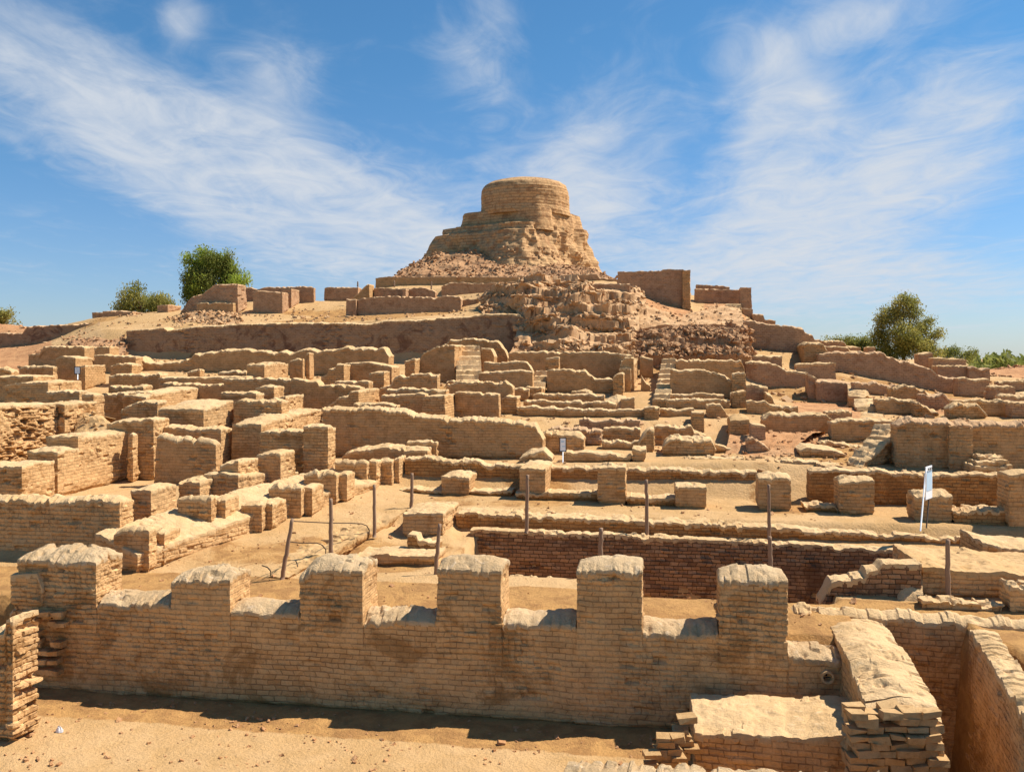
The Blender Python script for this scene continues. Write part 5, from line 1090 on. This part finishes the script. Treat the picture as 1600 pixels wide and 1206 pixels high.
# ------------------------------------------------------------------ trees
def tree(name, base, Y, blobs, label, mat, nleaf, leaf, seed, cat='tree', group=None, droop=.3, trunk=.16, per=34):
    rg = np.random.default_rng(seed); b = np.array(site_Y(base[0], base[1], Y)); e = empty(name, tuple(b)); tag(e, label, cat, group)
    mpp = Y / F; tb = MB(); C = []
    top = min(bb[1] for bb in blobs)
    fork = np.array([0, 0, (base[1] - top) * mpp * .22]); tb.tube([(0, 0, -.3), fork * .5, fork], [trunk, trunk * .85, trunk * .7], 8)
    for (cx, cy, rx, ry, wt) in blobs:
        c = np.array(site_Y(cx, cy, Y)) - b; c[1] += rg.normal(0, rx * mpp * .4)
        mid = fork + (c - fork) * .5 + np.array([0, 0, .15 * abs(c[0])]); tb.tube([fork, mid, c], [trunk * .55, trunk * .3, trunk * .1], 6)
        nc = max(3, int(nleaf * wt / per))
        for k in range(nc):
            v = rg.normal(0, 1, 3); v /= np.linalg.norm(v); r = rg.random() ** .42
            ce = c + v * (.2 + .8 * r) * .92 * np.array([rx * mpp, rx * mpp * .9, ry * mpp]); C.append(ce)
            if k % 5 == 0: tb.tube([c + (ce - c) * .1, ce], [trunk * .12, trunk * .03], 4)
    tb.build('trunk', [M['bark']], e, smooth=True)
    C = np.array(C); n = len(C) * per; P = np.repeat(C, per, 0) + rg.normal(0, 1, (n, 3)) * np.array([leaf * 1.25, leaf * 1.25, leaf * 1.0])
    P[:, 2] -= droop * np.abs(rg.normal(0, leaf * 3, n))
    a = rg.normal(0, 1, (n, 3)); a[:, 2] -= droop * 2; a /= np.linalg.norm(a, axis=1, keepdims=True); c2 = np.cross(a, rg.normal(0, 1, (n, 3))); c2 /= np.linalg.norm(c2, axis=1, keepdims=True)
    ln = leaf * rg.uniform(.6, 1.3, (n, 1)); wd = ln * .42
    V = np.stack([P - a * ln * .5, P + c2 * wd * .5, P + a * ln * .5, P - c2 * wd * .5], 1).reshape(-1, 3)
    me = make_mesh('crown', V, np.arange(n * 4).reshape(-1, 4), mats=[M[mat]], smooth=False); link(me, 'crown', (0, 0, 0), e)
    return e
tree('leafy_tree', (328, 470), 86, [(307, 410, 15, 13, .8), (331, 404, 17, 13, .9), (349, 418, 18, 15, 1.0), (297, 432, 11, 16, .6), (322, 432, 20, 18, 1.1), (374, 438, 12, 9, .4), (314, 390, 7, 5, .15), (292, 400, 7, 6, .15), (353, 398, 9, 8, .25), (291, 453, 6, 10, .2), (360, 446, 18, 11, .7), (336, 452, 20, 14, .6), (383, 430, 5, 5, .08), (303, 455, 9, 10, .3)],
     'bright green leafy tree on the skyline behind the sloping tower', 'leafgreen', 3800, .24, 3, droop=.8)
tree('olive_bush', (222, 495), 88, [(208, 455, 16, 14, .6), (228, 470, 30, 14, 1.2), (196, 474, 18, 12, .7), (250, 468, 18, 14, .8), (212, 442, 8, 6, .15), (182, 478, 8, 8, .2), (262, 474, 8, 9, .25)],
     'low olive-green bush on the left skyline beside the dark blocks', 'leafolive', 2300, .24, 5, 'bush', droop=.9)
tree('olive_bush', (5, 515), 90, [(2, 494, 15, 10, .8), (-18, 492, 20, 14, .8), (16, 489, 7, 5, .2), (24, 502, 4, 5, .06)], 'small scrubby bush cut by the left edge of the picture', 'leafolive', 2200, .22, 7, 'bush')
tree('loose_tree', (1412, 572), 78, [(1410, 475, 17, 13, .7), (1400, 492, 20, 14, .8), (1378, 500, 12, 12, .5), (1426, 488, 12, 12, .4), (1378, 525, 15, 18, .9), (1405, 522, 24, 20, 1.4), (1436, 512, 14, 10, .5), (1450, 500, 7, 5, .18), (1425, 540, 28, 18, 1.4), (1390, 548, 24, 14, 1.1), (1448, 535, 12, 12, .5), (1462, 522, 8, 6, .2), (1467, 516, 4, 4, .06), (1455, 548, 16, 10, .5), (1429, 470, 6, 8, .14), (1384, 482, 6, 5, .1), (1412, 463, 6, 5, .1)],
     'tall loose-crowned olive tree on the right skyline', 'leafolive', 2500, .20, 9, trunk=.2)
tree('scrub_bush', (1345, 556), 80, [(1340, 538, 16, 12, .8), (1358, 543, 12, 12, .7), (1325, 533, 9, 7, .25), (1310, 530, 7, 5, .12), (1350, 530, 7, 6, .15), (1295, 529, 4, 3, .05)], 'thin scrub left of the loose-crowned tree', 'leafscrub', 3000, .18, 13, 'bush')
tree('scrub_bush', (1492, 572), 84, [(1490, 548, 12, 8, .6), (1513, 552, 9, 6, .3), (1478, 553, 8, 9, .4), (1500, 560, 20, 7, .5), (1519, 548, 5, 4, .1)], 'small scrub right of the loose-crowned tree', 'leafscrub', 2200, .18, 17, 'bush')
rg = np.random.default_rng(19); bl = [(x_, 566 - abs(rg.normal(0, 3)), rg.uniform(12, 24), rg.uniform(6, 10), 1) for x_ in range(1500, 1760, 11)]
far_ = []
n = 26000; px = rg.uniform(1515, 1800, n); Yd = rg.uniform(150, 230, n)
hgt = 5.0 + 2.2 * vnoise(px / 14.0, Yd / 20, px * 0) + 1.2 * vnoise(px / 5.0, Yd / 9, px * 0)
X = (px - 800) / F * Yd; x = X * CS - Yd * SN; y = X * SN + Yd * CS; z = rg.random(n) ** .5 * np.maximum(.5, hgt + 1.6)
a = rg.normal(0, 1, (n, 3)); a /= np.linalg.norm(a, axis=1, keepdims=True); c2 = np.cross(a, rg.normal(0, 1, (n, 3))); c2 /= np.linalg.norm(c2, axis=1, keepdims=True)
P = np.stack([x, y, z], -1); ln = rg.uniform(.3, .8, (n, 1))
V = np.stack([P - a * ln, P + c2 * ln * .5, P + a * ln, P - c2 * ln * .5], 1).reshape(-1, 3)
o = link(make_mesh('woodland', V, np.arange(n * 4).reshape(-1, 4), mats=[M['leafscrub']], smooth=False), 'woodland'); tag(o, 'far green belt of trees on the plain at right', kind='stuff')
print('objects', len(bpy.data.objects), 'verts', sum(len(m.vertices) for m in bpy.data.meshes))
